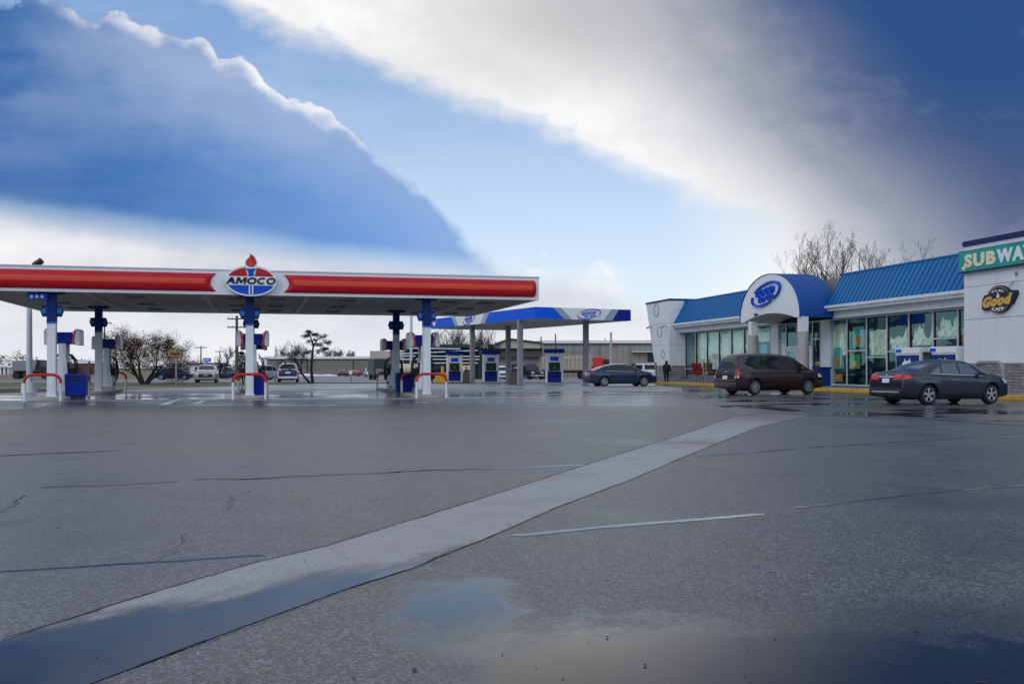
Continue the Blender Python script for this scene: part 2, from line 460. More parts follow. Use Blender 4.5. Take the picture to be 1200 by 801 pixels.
def pane_mat(name, tint, refl=0.06):
    m = bpy.data.materials.new(name); m.use_nodes = True; nt = m.node_tree
    for n in list(nt.nodes): nt.nodes.remove(n)
    o = nt.nodes.new('ShaderNodeOutputMaterial'); mx = nt.nodes.new('ShaderNodeMixShader')
    t = nt.nodes.new('ShaderNodeBsdfTransparent'); t.inputs[0].default_value = (*tint, 1)
    g = nt.nodes.new('ShaderNodeBsdfGlossy'); g.inputs['Roughness'].default_value = 0.015; g.inputs[0].default_value = (0.40, 0.78, 0.84, 1)
    fr = nt.nodes.new('ShaderNodeFresnel'); fr.inputs[0].default_value = 1.55
    tc = nt.nodes.new('ShaderNodeTexCoord'); nz = nt.nodes.new('ShaderNodeTexNoise'); nz.inputs['Scale'].default_value = 1.1
    bp = nt.nodes.new('ShaderNodeBump'); bp.inputs['Strength'].default_value = 0.05; bp.inputs['Distance'].default_value = 0.05
    nt.links.new(tc.outputs['Object'], nz.inputs['Vector']); nt.links.new(nz.outputs['Fac'], bp.inputs['Height'])
    nt.links.new(bp.outputs[0], g.inputs['Normal'])
    ad = nt.nodes.new('ShaderNodeMath'); ad.operation = 'ADD'; ad.inputs[1].default_value = refl
    ge = nt.nodes.new('ShaderNodeNewGeometry'); iv = nt.nodes.new('ShaderNodeMath'); iv.operation = 'SUBTRACT'; iv.inputs[0].default_value = 1.0; nt.links.new(ge.outputs['Backfacing'], iv.inputs[1])
    ml = nt.nodes.new('ShaderNodeMath'); ml.operation = 'MULTIPLY'; nt.links.new(fr.outputs[0], ml.inputs[0]); nt.links.new(iv.outputs[0], ml.inputs[1])
    nt.links.new(ml.outputs[0], ad.inputs[0]); nt.links.new(ad.outputs[0], mx.inputs[0])
    nt.links.new(t.outputs[0], mx.inputs[1]); nt.links.new(g.outputs[0], mx.inputs[2]); nt.links.new(mx.outputs[0], o.inputs[0])
    return m
M['pane'] = pane_mat('teal_tinted_pane', (0.92, 0.965, 0.94), 0.05)

def wet_seam(name):
    """poured crack filler, wet: full along its core and thinning to nothing at both sides"""
    m, nt, p = new_mat(name); E.nt = nt
    at = nt.nodes.new('ShaderNodeAttribute'); at.attribute_name = 'core'
    geo = nt.nodes.new('ShaderNodeNewGeometry')
    n = noise(geo.outputs['Position'], 14.0, 5, 0.7); n2 = noise(geo.outputs['Position'], 1.3, 3, 0.5)
    a = (E(at.outputs['Fac']) * (0.55 + n2 * 1.1) + (n - 0.5) * 0.6).ss(0.22, 0.85)
    nt.links.new(a.s, p.inputs['Alpha'])
    p.inputs['Base Color'].default_value = (0.02, 0.02, 0.022, 1); p.inputs['Roughness'].default_value = 0.10
    return m
M['wet_seam'] = wet_seam('wet_seam')

def car_paint(name, col, rough=0.3):
    m = mat(name, col, rough, metal=0.1, var=0.05, coat=0.7, scale=1.2, rvar=0.04)
    return m
# ------------------------------------------------------------------ camera
cam = bpy.data.cameras.new('camera'); co = bpy.data.objects.new('camera', cam); COL.objects.link(co)
co.location = (0, 0, CAMH); co.rotation_euler = (R(90), 0, 0)
cam.sensor_width = 36; cam.lens = 35; cam.shift_y = 30.5 / 1200.0
cam.clip_start = 0.1; cam.clip_end = 9000
scene.camera = co

# ------------------------------------------------------------------ light
SUN_EL, SUN_AZ = 38.0, 215.0      # compass bearing of the sun measured clockwise from +Y
sd = Vector((math.sin(R(SUN_AZ)) * math.cos(R(SUN_EL)), math.cos(R(SUN_AZ)) * math.cos(R(SUN_EL)), math.sin(R(SUN_EL))))
sun = bpy.data.lights.new('sun', 'SUN'); so = bpy.data.objects.new('sun', sun); COL.objects.link(so)
sun.energy = 0.5; sun.angle = R(28); sun.color = (1.0, 0.97, 0.93)
so.rotation_euler = (-sd).to_track_quat('-Z', 'Y').to_euler()

world = bpy.data.worlds.new('World'); scene.world = world; world.use_nodes = True
def build_sky():
    nt = world.node_tree; E.nt = nt; N, L = nt.nodes, nt.links
    for n in list(N): N.remove(n)
    out = N.new('ShaderNodeOutputWorld')
    sky = N.new('ShaderNodeTexSky'); sky.sky_type = 'NISHITA'; sky.sun_disc = False
    sky.sun_elevation = R(SUN_EL); sky.sun_rotation = R(SUN_AZ); sky.air_density = 1.2; sky.dust_density = 0.6; sky.ozone_density = 3.0
    tc = N.new('ShaderNodeTexCoord'); sp = N.new('ShaderNodeSeparateXYZ'); L.new(tc.outputs['Generated'], sp.inputs[0])
    dx, dy, dz = E(sp.outputs[0]), E(sp.outputs[1]), E(sp.outputs[2])
    # bearings: u sideways, v upwards, in thousandths, both from the true direction of the air looked at
    ay = dy.abs().max(0.12)
    u = dx / ay; v = dz.max(0.0) / ay
    x = 600 + u * F; y = HZ - v * F
    pv = combine(u * 1.0, v * 1.5, dy * 0.0 + 0.37)
    n1 = noise(pv, 3.2, 3, 0.5) - 0.5
    n2 = noise(pv, 11.0, 6, 0.6) - 0.5
    n3 = noise(pv, 28.0, 6, 0.62) - 0.5
    n4 = noise(combine(u * 0.6, v * 2.2, 2.1), 5.0, 6, 0.55) - 0.5
    # billows of the left cloud's lit edge
    vor = N.new('ShaderNodeTexVoronoi'); vor.feature = 'SMOOTH_F1'; vor.inputs['Scale'].default_value = 34.0; vor.inputs['Smoothness'].default_value = 0.35
    wv = combine(u + n3 * 0.03, v + n3 * 0.03, 0.0); L.new(wv, vor.inputs['Vector'])
    bil = 0.45 - E(vor.outputs['Distance'])
    # ---- left bank
    xc = x.max(-14.0) - 60
    ye = xc * 0.126 + xc * xc * 0.000847
    d = y - ye + bil * 26 + n2 * 26 + n3 * 22 + n1 * 26           # below the upper edge: positive
    up = (d / (6.0 + x.ss(420.0, 640.0) * 46.0)).ss(0.0, 1.0)
    yl = 252 + x * 0.075 + x.max(0.0) * x.max(0.0) * 0.00009
    low = 1 - (y - yl + n1 * 40 + n2 * 16).ss(-26.0, 26.0)
    c1 = up * low * (1 - (x + n2 * 120 + n1 * 60).ss(540.0, 680.0) * 0.75)
    wid = (n2 * 3.0 + n1 * 2.2 + 0.75).max(0.22)
    rim = (1 - (d / wid).ss(2.0, 30.0)) * up * (n1 * 3.2 + n2 * 3.0 + n4 * 1.5 + 0.50).max(0.0).min(1.0) * x.ss(20.0, 120.0)
    veil = (1 - d.ss(10.0, 150.0))
    deep = mixc(x.ss(-50.0, 620.0), lin(44, 98, 160), lin(128, 166, 220))
    deep = mixc((y - yl).ss(-210.0, -60.0) * 0.55, deep, mixc(x.ss(0.0, 560.0), lin(46, 100, 166), lin(96, 148, 216)))
    deep = mixc((veil * (0.42 + n1 * 0.9)).max(0.0).min(1.0) * x.ss(-20.0, 200.0), deep, lin(176, 190, 216))
    deep = mixc((n4 * 1.4 + 0.1).max(0.0).min(0.5), deep, lin(136, 160, 200))
    deep = mixc((n1 * 0.9 + n2 * 0.5 + n4 * 0.6 + 0.02).max(0.0).min(0.16) * (1 - (y - yl).ss(-140.0, -20.0)), deep, lin(190, 200, 222))
    deep = mixc(rim, deep, lin(238, 238, 242))
    # ---- cloud along the horizon, cream to white with grey belts
    lowcol = mixc((n4 * 2.6 + n2 * 0.6 + 0.52).max(0.0).min(1.0), lin(186, 192, 204), lin(240, 239, 240))
    lowcol = mixc((y.ss(330.0, 431.0)) * 0.6, lowcol, lin(231, 234, 240))
    lowm = (y - yl + n1 * 30 + n2 * 22).ss(-26.0, 20.0) * (1 - (x + n1 * 160 + n2 * 70 - (y - 330) * 1.6).ss(660.0, 760.0) )
    hor = (y + n4 * 90 + n2 * 50 + n1 * 40 + (x - 560).abs() * -0.05).ss(270.0, 372.0)
    # ---- right bank
    xr = x - 230
    y2 = xr * 0.36 + xr.max(0.0) * xr.max(0.0) * 0.0001 - 2
    d2 = y2 - y + n1 * 70 + n2 * 70 + n3 * 44
    c2 = d2.ss(-14.0, 34.0)
    c2 = c2.max((x + n1 * 120 + n2 * 40).ss(760.0, 930.0))
    thick = (x + n1 * 130 + n2 * 30 - (y - 150) * 0.9).ss(690.0, 1150.0)
    c2col = mixc((thick - 0.5).max(0.0) * 2.0, mixc((thick * 2.0).min(1.0), lin(242, 241, 241), lin(150, 156, 172)), lin(86, 99, 132))
    c2col = mixc((thick - 0.62).max(0.0) * 2.2 * (1 - y.ss(60.0, 330.0)), c2col, lin(32, 74, 130))
    grey = (1 - y.ss(10.0, 150.0)) * x.ss(380.0, 720.0) * (1 - thick) * 0.85
    c2col = mixc(grey, c2col, lin(172, 172, 176))
    c2col = mixc((n1 * 1.1 + n2 * 1.2 + n4 * 0.6 + n3 * 0.8).max(0.0).min(0.4) * (1 - thick * 0.7), c2col, lin(198, 201, 208))
    # ---- the open gap
    gap = mixc((n4 * 1.6 + n2 * 0.6 + 0.12).max(0.0).min(1.0) * 0.5, mixc(y.ss(20.0, 340.0), lin(128, 163, 212), lin(206, 225, 248)), lin(222, 230, 244))
    gapf = 0.78
    # clouds, laid over the open sky
    bg1 = N.new('ShaderNodeBackground'); L.new(sky.outputs[0], bg1.inputs[0]); bg1.inputs[1].default_value = 0.11
    col = gap
    col = mixc(hor * 0.92, col, lin(240, 242, 246))
    gx = (x - 655) / 125; gy = (y - 350) / 62
    puff = (1.0 - gx * gx - gy * gy + n2 * 2.6 + n1 * 1.4 + bil * 0.9 + n3 * 1.0).ss(0.30, 0.75)
    pcol = mixc((n2 * 2.0 + bil * 0.8 + 0.45).max(0.0).min(1.0), lin(212, 220, 236), lin(243, 243, 246))
    col = mixc(puff * 0.9, col, pcol)
    col = mixc(c2, col, c2col)
    col = mixc(lowm.max(0.0).min(1.0), col, lowcol)
    col = mixc(c1, col, deep)
    cov = (c1.max(c2).max(lowm).max(hor).max(puff)).max(gapf).min(1.0)
    # unseen sky behind the camera, shaped to light the walls and dim car reflections
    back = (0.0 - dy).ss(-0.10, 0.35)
    over = dz.ss(0.42, 0.72)  # unseen overhead zone, its tone chosen for the light it throws on the ground
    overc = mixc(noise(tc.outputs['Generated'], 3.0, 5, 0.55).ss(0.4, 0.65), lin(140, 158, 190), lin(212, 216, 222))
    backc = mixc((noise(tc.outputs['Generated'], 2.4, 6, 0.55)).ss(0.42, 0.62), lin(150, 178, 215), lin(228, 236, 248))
    backc = mixc((1 - dz.ss(0.06, 0.30)) * 0.85, backc, lin(88, 102, 128))  # low dark band added to darken what car paint and glass mirror
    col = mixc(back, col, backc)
    col = mixc(over, col, overc)
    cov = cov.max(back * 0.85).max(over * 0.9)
    cov = cov * (dz.ss(-0.06, -0.0))
    bg2 = N.new('ShaderNodeBackground'); L.new(col, bg2.inputs[0])
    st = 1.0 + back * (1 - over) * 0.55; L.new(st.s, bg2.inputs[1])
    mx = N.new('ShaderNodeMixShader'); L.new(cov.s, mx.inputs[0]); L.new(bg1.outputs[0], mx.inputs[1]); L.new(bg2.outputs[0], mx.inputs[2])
    L.new(mx.outputs[0], out.inputs[0])
build_sky()
vs = scene.view_settings
vs.view_transform = 'Standard'; vs.look = 'None'; vs.gamma = 1.0; vs.use_curve_mapping = False; vs.exposure = 0.14
scene.cycles.max_bounces = 8; scene.cycles.transparent_max_bounces = 12
scene.cycles.use_denoising = True

# ------------------------------------------------------------------ ground
def w_lot(x, y, pos, big, mid):
    """wet patches of the asphalt lot: a standing puddle near the camera and damp shallows"""
    wob = (mid - 0.5) * 1.1 + (big - 0.5) * 0.8
    p1 = (1 - (y + wob * 1.5 + (x - 0.8).max(0.0) * 0.10).ss(4.25, 5.15)) * (x + wob * 0.6).ss(-0.55, -0.02)
    e2 = ((x + 0.26) * (x + 0.26) / 0.075 + (y - 4.95) * (y - 4.95) / 0.60)
    p2 = (1.05 - e2 * 0.55 + wob * 2.4).max(0.0).min(1.0)
    damp = (big.ss(0.46, 0.66)) * 0.30
    near = ((x - 2.2) * (x - 2.2) / 5.0 + (y - 4.3) * (y - 4.3) / 1.1)
    p3 = ((1.0 - near) * 0.75 + (mid - 0.5) * 0.6).max(0.0).min(0.62)
    far = y.ss(26.0, 34.0) * 0.35
    return (p1.max(p2).max(p3) + damp + far).min(1.0)
def w_swale(x, y, pos, big, mid):
    st = noise(combine(x * 0.904 - y * 0.426, (x * 0.426 + y * 0.904) * 0.22, 0.0), 5.0, 4, 0.6)
    dist = (x + 1.27) * -0.904 + (y - 4.57) * 0.426
    a = 1 - (dist - (6.45 - y) * 0.40 + (mid - 0.5) * 0.55 + (st - 0.5) * 0.7).ss(-0.30, 0.30)
    return (a * 0.97 + 0.03 + (big - 0.5) * 0.7 * y.ss(6.0, 9.0)).max(0.0).min(1.0)
def w_pad(x, y, pos, big, mid):
    n = noise(pos, 0.16, 5, 0.6); st = noise(combine(x * 0.25, y * 1.1, 0.0), 1.0, 4, 0.6)
    front = 1 - (y - 0.25 * x - 45.5).abs().ss(3.0, 7.0)
    return (st.ss(0.43, 0.58) * 1.0 * front.max(0.25) + n.ss(0.5, 0.66) * 0.6).min(1.0)
def w_apron(x, y, pos, big, mid):
    n = noise(pos, 0.28, 5, 0.6)
    return (0.35 + n.ss(0.50, 0.60) * 0.65).min(1.0)

M['asphalt'] = ground_mat('worn_asphalt', (0.104, 0.103, 0.102), w_lot, rough=0.40, grain=96, gbump=0.5, var=0.25, gspeck=1.0, stainf=0.30, wetdark=0.5)
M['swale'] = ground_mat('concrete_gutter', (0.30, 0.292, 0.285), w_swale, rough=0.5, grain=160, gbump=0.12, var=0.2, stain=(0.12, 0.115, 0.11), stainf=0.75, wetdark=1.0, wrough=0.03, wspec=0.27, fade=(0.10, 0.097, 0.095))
M['pad'] = ground_mat('concrete_forecourt', (0.34, 0.335, 0.33), w_pad, rough=0.5, grain=60, gbump=0.10, var=0.2, stain=(0.13, 0.125, 0.12), stainf=0.5, wetdark=0.65)
M['apron'] = ground_mat('stained_concrete_apron', (0.125, 0.115, 0.105), w_apron, rough=0.42, grain=60, gbump=0.12, var=0.25, stain=(0.05, 0.045, 0.04), stainf=0.6, wetdark=0.6)
M['walk'] = ground_mat('concrete_walk', (0.30, 0.29, 0.275), None, rough=0.75, grain=60, gbump=0.1, var=0.2, stain=(0.16, 0.15, 0.14), stainf=0.4)
M['road'] = ground_mat('grey_road', (0.20, 0.20, 0.205), None, rough=0.6, grain=40, gbump=0.1, var=0.2, stain=(0.12, 0.12, 0.12), stainf=0.5)
M['turf'] = ground_mat('dormant_grass', (0.125, 0.115, 0.045), None, rough=0.9, grain=18, gbump=0.6, var=0.4, stain=(0.07, 0.075, 0.028), stainf=0.8)
M['field'] = ground_mat('dry_tan_field', (0.205, 0.155, 0.085), None, rough=0.9, grain=10, gbump=0.4, var=0.35, stain=(0.12, 0.10, 0.05), stainf=0.7)
M['mud'] = ground_mat('dark_verge', (0.055, 0.048, 0.030), None, rough=0.9, grain=18, gbump=0.6, var=0.4, stain=(0.03, 0.03, 0.02), stainf=0.6)

def sheet(name, pts, m, lift, kind='structure'):
    """flat sheet of (x, y) corners following the lie of the land"""
    ys = [p[1] for p in pts]
    mb = MB()
    if max(ys) <= 86:
        mb.poly([(x, y, lift) for x, y in pts])
    else:
        mb.poly([(x, y, drop(y) + lift) for x, y in pts])
    o = mb.build(name, m); tag(o, kind=kind); return o

g = MB()
rows = [-60, 20, 60, 85, 100, 130, 165, 200, 300, 600, 1500, 6000]
xs = [-7000, -1500, -400, -150, -50, 0, 50, 150, 400, 1500, 7000]
g.grid(lambda a, b: (xs[round(b * (len(xs) - 1))], rows[round(a * (len(rows) - 1))], drop(rows[round(a * (len(rows) - 1))]) - 0.03), len(rows) - 1, len(xs) - 1, 0, False)
tag(g.build('ground', M['field']), kind='structure')

def gxy(px, py):
    p = G(px, py); return (p.x, p.y)
# the lot
sheet('parking_lot', [(-60, -30), (60, -30), (60, 76.5), (-14.5, 76.5), (-24, 47), (-60, 41)], M['asphalt'], 0.0)
# concrete forecourt under both canopies
sheet('forecourt', [(-24.5, 34.2), (-10.4, 36.2), (-2, 38.2), (4.0, 41.0), (8.2, 48.0), (10.3, 60.5), (9.0, 76.3), (-15.0, 76.3), (-23.0, 50.0), (-26, 44)], M['pad'], 0.004)
for (a, b) in (((-24.0, 38.6), (5.2, 43.6)), ((-23.2, 49.5), (8.3, 55.5)), ((-18.5, 64.0), (9.6, 68.0))):
    mb = MB(); d = Vector((b[0] - a[0], b[1] - a[1], 0)).normalized(); n = Vector((-d.y, d.x, 0)) * 0.04
    mb.poly([Vector((*a, 0.008)) - n, Vector((*b, 0.008)) - n, Vector((*b, 0.008)) + n, Vector((*a, 0.008)) + n])
    tag(mb.build('pavement_joint', M['crack']), kind='structure')
# concrete gutter running diagonally across the lot
left = [(-60, 775), (0, 751), (150, 703), (300, 660), (385, 640), (470, 613.5), (560, 586), (693, 543), (816, 504), (860, 488), (905, 484)]
right = [(950, 486), (888, 500), (850, 515.5), (806, 533), (740, 561.5), (650, 595), (573, 629), (482, 666), (400, 692), (275, 738), (160, 781), (107, 801), (30, 832)]
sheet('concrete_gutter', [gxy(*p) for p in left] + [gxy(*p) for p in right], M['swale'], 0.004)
# dark smooth apron in front of the shop
sheet('shop_apron', [gxy(868, 486.5), gxy(905, 484.5), gxy(980, 488), gxy(1080, 491), gxy(1200, 499), (26, 22), (26, 30), (17.3, 46.5), (13.5, 66), (9.9, 70), (10.6, 60), (8.5, 47.5)], M['apron'], 0.006)
# grass verge, road and far lots
sheet('grass_verge', [(-60, 41.5), (-24.5, 47.5), (-14.8, 76.8), (-3, 77.2), (4, 78), (4, 81.5), (-120, 81.5)], M['turf'], -0.004)
sheet('dark_verge_strip', [(-60, 41.2), (-24.2, 46.6), (-21, 57), (-60, 57)], M['mud'], 0.002)
sheet('sidewalk', [(-80, 59), (-20.6, 59), (-19.6, 61.6), (-80, 61.6)], M['walk'], 0.006)
sheet('road', [(-200, 88), (-30, 84), (-30, 84.9), (-30, 84.9)], M['road'], 0.0)
def road_strip(name, x0, x1, y0, y1, m, lift):
    mb = MB(); ys = sorted(set([y0, y1] + [q for q in (85, 100, 130, 165, 200, 300) if y0 < q < y1])); n = len(ys)
    mb.grid(lambda a, b: (x0 + (x1 - x0) * b, ys[round(a * (n - 1))], drop(ys[round(a * (n - 1))]) + lift), n - 1, 1, 0, False)
    return tag(mb.build(name, m), kind='structure')
bpy.data.objects.remove(bpy.data.objects['road'])
road_strip('road', -180, 40, 82.5, 112, M['road'], 0.0)
road_strip('car_park', -52, 60, 112.3, 262, M['road'], -0.004)
road_strip('service_yard', -4, 60, 77.5, 82.2, M['road'], 0.0)
road_strip('far_road', -260, -53, 118, 128, M['road'], 0.0)

# cracks, sealed joints, worn line: thin sheets lying on the asphalt
rnd = random.Random(5)
def ribbon(name, pts, w, m, lift, wig=0.0, sub=16):
    P = [Vector((*gxy(*p), lift)) for p in pts]; Q = []; dr = Vector((0, 0, 0))
    for a, b in zip(P, P[1:]):
        for i in range(sub):
            dr = dr * .86 + Vector((rnd.uniform(-wig, wig), rnd.uniform(-wig, wig), 0))
            Q.append(a.lerp(b, i / sub) + dr)
    Q.append(P[-1])
    mb = MB(); vs = []; wk = 0.8
    for i, p in enumerate(Q):
        t = (Q[min(i + 1, len(Q) - 1)] - Q[max(i - 1, 0)]).normalized(); n = Vector((-t.y, t.x, 0))
        wk = min(1.15, max(.45, wk + rnd.uniform(-.12, .12)))
        ww = w * wk * (0.3 if i in (0, len(Q) - 1) else 1)
        vs += [p - n * ww / 2, p, p + n * ww / 2]
    mb.add(vs, [f for i in range(len(Q) - 1) for f in ((3 * i, 3 * i + 3, 3 * i + 4, 3 * i + 1), (3 * i + 1, 3 * i + 4, 3 * i + 5, 3 * i + 2))])
    o = mb.build(name, m)
    at = o.data.attributes.new('core', 'FLOAT', 'POINT')
    at.data.foreach_set('value', [0.0, 1.0, 0.0] * len(Q))
    return tag(o, kind='structure')
ribbon('crack_sealant', [(-40, 672), (120, 662), (220, 656), (310, 650)], 0.10, M['wet_seam'], 0.003, 0.004)
ribbon('crack_sealant', [(600, 628), (700, 618), (800, 610), (895, 602)], 0.19, M['wet_seam'], 0.003, 0.004)
ribbon('crack_sealant', [(930, 595), (1010, 586), (1090, 577), (1230, 566)], 0.18, M['wet_seam'], 0.003, 0.004)
ribbon('crack', [(50, 571), (130, 568), (210, 564)], 0.12, M['wet_seam'], 0.003, 0.03)
ribbon('crack', [(230, 562), (300, 560), (390, 556), (500, 551), (600, 548), (690, 545)], 0.16, M['wet_seam'], 0.003, 0.03)
ribbon('crack', [(815, 535), (900, 528), (1010, 520), (1150, 512), (1250, 508)], 0.22, M['wet_seam'], 0.003, 0.04)
ribbon('crack', [(265, 600), (268, 594), (272, 590), (269, 586), (270, 581), (284, 578), (300, 575)], 0.005, M['crack'], 0.003, 0.03)
ribbon('crack', [(190, 655), (201, 648), (215, 640), (219, 632), (222, 625)], 0.0045, M['crack'], 0.003, 0.02)
ribbon('crack', [(0, 602), (10, 597), (18, 592), (28, 584), (35, 580)], 0.009, M['crack'], 0.003, 0.03)
ribbon('gutter_edge_crack', [(p[0], p[1] - 0.5) for p in left[1:-1]], 0.013, M['crack'], 0.007, 0.008)
ribbon('gutter_edge_crack', [(p[0], p[1] + 0.3) for p in right[1:-2]], 0.006, M['crack'], 0.007, 0.010)
ribbon('worn_line', [(0, 534), (60, 531), (140, 528)], 0.10, M['crack'], 0.0035, 0.0)
ribbon('lane_line', [(190, 474.5), (216, 466)], 0.35, M['paint_line'], 0.008, 0.0)
ribbon('lane_line', [(228, 473.5), (240, 469)], 0.35, M['paint_line'], 0.008, 0.0)
# gritty loose stones in the near part of the lot
mb = MB()
for i in range(60):
    y = 3.6 + rnd.random() ** 2 * 10; x = rnd.uniform(-0.55, 0.55) * y
    r = rnd.uniform(0.002, 0.006)
    mb.ball((x, y, 0.003 + r * 0.4), r, 6, 0, (1.2, 1, 0.7))
tag(mb.build('grit', M['brown_can']), kind='stuff', label='loose grit scattered on the asphalt', cat='grit')
mb = MB()
for i in range(12):
    y = 3.7 + rnd.random() ** 1.5 * 9; x = rnd.uniform(-0.5, 0.55) * y; a = rnd.random() * 6; s = rnd.uniform(0.012, 0.03)
    c, q = math.cos(a) * s, math.sin(a) * s
    mb.quad((x - c, y - q, .005), (x + q * .5, y - c * .5, .006), (x + c, y + q, .005), (x - q * .5, y + c * .5, .007))
tag(mb.build('dead_leaves', M['fruit']), kind='stuff', label='dead brown leaf scraps on the asphalt', cat='litter')
# ------------------------------------------------------------------ the red canopy
C0 = Vector((1.13, 41.6, 0))                       # front corner at the pumps' far side
UA = math.atan2(0.2473, 0.969)                     # bearing of the fascia
CA = thing('fuel_canopy', 'large flat fuel canopy with white fascia and glossy red band over the front pumps', 'canopy', C0, UA)
# local axes: x runs along the fascia (negative towards the picture's edge), y runs away from the camera
LX0, LX1, DY = -21.9, 0.0, 13.7
ZB, ZT = 4.03, 4.96
fr = MB()
fr.b2(LX0, LX1, 0.0, 0.12, ZB, ZT); fr.b2(LX0, LX1, DY - 0.12, DY, ZB, ZT)
fr.b2(LX1 - 0.12, LX1, 0.12, DY - 0.12, ZB, ZT); fr.b2(LX0, LX0 + 0.12, 0.12, DY - 0.12, ZB, ZT)
fr.build('fascia', M['white_clean'], CA, 0.012)
tr = MB(); tr.b2(LX0 - .02, LX1 + .02, -0.025, 0.125, ZT, ZT + 0.05); tr.b2(LX1 - .1, LX1 + .02, 0.125, DY, ZT, ZT + 0.05)
for x in (-19.3, -16.8, -14.6, -8.2, -4.1):                       # panel joints
    tr.b2(x, x + 0.015, -0.004, 0.002, ZB, ZB + 0.11); tr.b2(x, x + 0.015, -0.004, 0.002, ZT - 0.11, ZT)
tr.build('coping', M['lightpole'], CA)
sf = MB(); sf.b2(LX0 + .12, LX1 - .12, 0.12, DY - 0.12, ZB + 0.06, ZB + 0.12)
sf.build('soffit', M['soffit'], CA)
rf = MB(); rf.b2(LX0 + .12, LX1 - .12, 0.12, DY - 0.12, ZT - 0.25, ZT - 0.2); rf.build('roof_deck', M['steel'], CA)
sm = MB()
y = 0.5
while y < DY - 0.3:
    sm.b2(LX0 + .12, LX1 - .12, y, y + 0.02, ZB + 0.052, ZB + 0.058); y += 0.41
sm.build('soffit_seam', M['soffit_dark'], CA)
gt = MB()
for x in (-13.55, -9.55, -17.9, -2.6):
    gt.b2(x, x + 0.22, 0.14, DY - 0.14, ZB + 0.02, ZB + 0.05)
gt.build('soffit_beam', M['soffit'], CA)
for x in (-19.8, -16.2, -12.3, -10.6, -7.7, -3.3, -1.6):
    for y in (2.9, 7.4, 11.3):
        l = MB(); l.b2(x - .35, x + .35, y - .22, y + .22, ZB - 0.03, ZB + 0.05)
        lo = l.build('soffit_light', M['steel'], CA)
        q = MB(); q.b2(x - .3, x + .3, y - .17, y + .17, ZB - 0.036, ZB - 0.031); q.build('lens', M['soffit'], lo)
# bulging red band: convex section, one end hollowed round the emblem, the other end rounded
def band(xa, xb, enda, endb):
    def outline(b):        # how far each end is drawn in at height b (-1..1)
        ea = (0.22 * (1 - b * b)) if enda == 'hollow' else 0.0
        eb = (0.22 * (1 - b * b)) if endb == 'hollow' else (0.10 * abs(b) ** 4 if endb == 'round' else 0)
        return ea, eb
    def fn(a, b0, z0=4.145, z1=4.845, off=0.0, ia=0.0, ib=0.0):
        z = z0 + (z1 - z0) * b0
        b = (z - 4.495) / 0.35
        ea, eb = outline(b)
        if enda == 'hollow': ea = -ea
        x0 = xa + (0.22 - 0.22 * (1 - b * b) if enda == 'hollow' else 0) * -1 + ia
        x1 = xb - (0 if endb != 'hollow' else (0.22 - 0.22 * (1 - b * b)) * -1) - (eb if endb == 'round' else 0) - ib
        x = x0 + (x1 - x0) * a
        e = min(x - x0 + ia, x1 - x + ib)
        bul = 0.17 * math.sqrt(max(0.0, 1 - b * b)) * min(1.0, max(0.0, e / 0.16)) ** 0.5
        return (x, -0.004 - bul - off, z)
    m = MB()
    xs_ = [0, .002, .006, .012, .02] + [0.02 + 0.96 * i / 24 for i in range(1, 25)] + [.988, .994, .998, 1]
    n = len(xs_) - 1
    m.grid(lambda a, b: fn(xs_[round(a * n)], b), n, 14)
    o = m.build('red_band', M['red'], CA, angle=60)
    for a_ in (.27, .52, .77):
        j = MB(); j.grid(lambda a, b: fn(a_ + a * .0012, b, 4.147, 4.843, .009), 1, 14); j.build('band_joint', M['redpaint'], o)
    s = MB()
    s.grid(lambda a, b: fn(0.01 + a * 0.98, b, 4.43, 4.63, 0.006, 0.1, 0.1), 20, 3)
    s.build('orange_stripe', M['orange'], o)
band(LX0 + 0.05, -13.15, 'flat', 'hollow')
band(-10.2, -0.12, 'hollow', 'round')

# emblem on the fascia: torch in an oval, lettering across it
EC = Vector((-11.64, -0.19, 4.57))
ez = EC.z
sg = thing('oval_torch_sign', 'oval petrol sign with a red flame over black letters on the red canopy', 'sign')
sg.parent = None
SM = Matrix.Translation(C0) @ Matrix.Rotation(UA, 4, 'Z') @ Matrix.Translation(EC)
sg.matrix_world = SM
def flat(pts, y, th, name, m, parent=sg, bevel=0.0):
    b = MB(); b.prism([(px_, y, pz) for px_, pz in pts], (0, th, 0)); return b.build(name, m, parent, bevel)
def flame_outline(k=1.0, dx=0, dz=0):
    p = [(-.10, .50), (-.22, .60), (-.245, .72), (-.19, .84), (-.09, .93), (-.03, 1.03), (-.06, 1.10), (.05, 1.06), (.14, .98), (.20, .86), (.245, .76), (.235, .64), (.17, .56), (.10, .50)]
    return [(dx + x * k, dz + .5 + (z - .5) * k) for x, z in p]
bk = MB()
bk.prism([(x, -.03, z) for x, z in ell(0, 0, 0.98, 0.60, 56)], (0, .15, 0))
bk.prism([(x, -.026, z - .02) for x, z in flame_outline(1.0)], (0, .14, 0))
bk.build('sign_board', M['white_clean'], sg, 0.01)
def seg(a0, a1, rx, rz, zcut, n=26, top=True):
    return [(x, z) for x, z in ell(0, 0, rx, rz, n, a0, a1)]
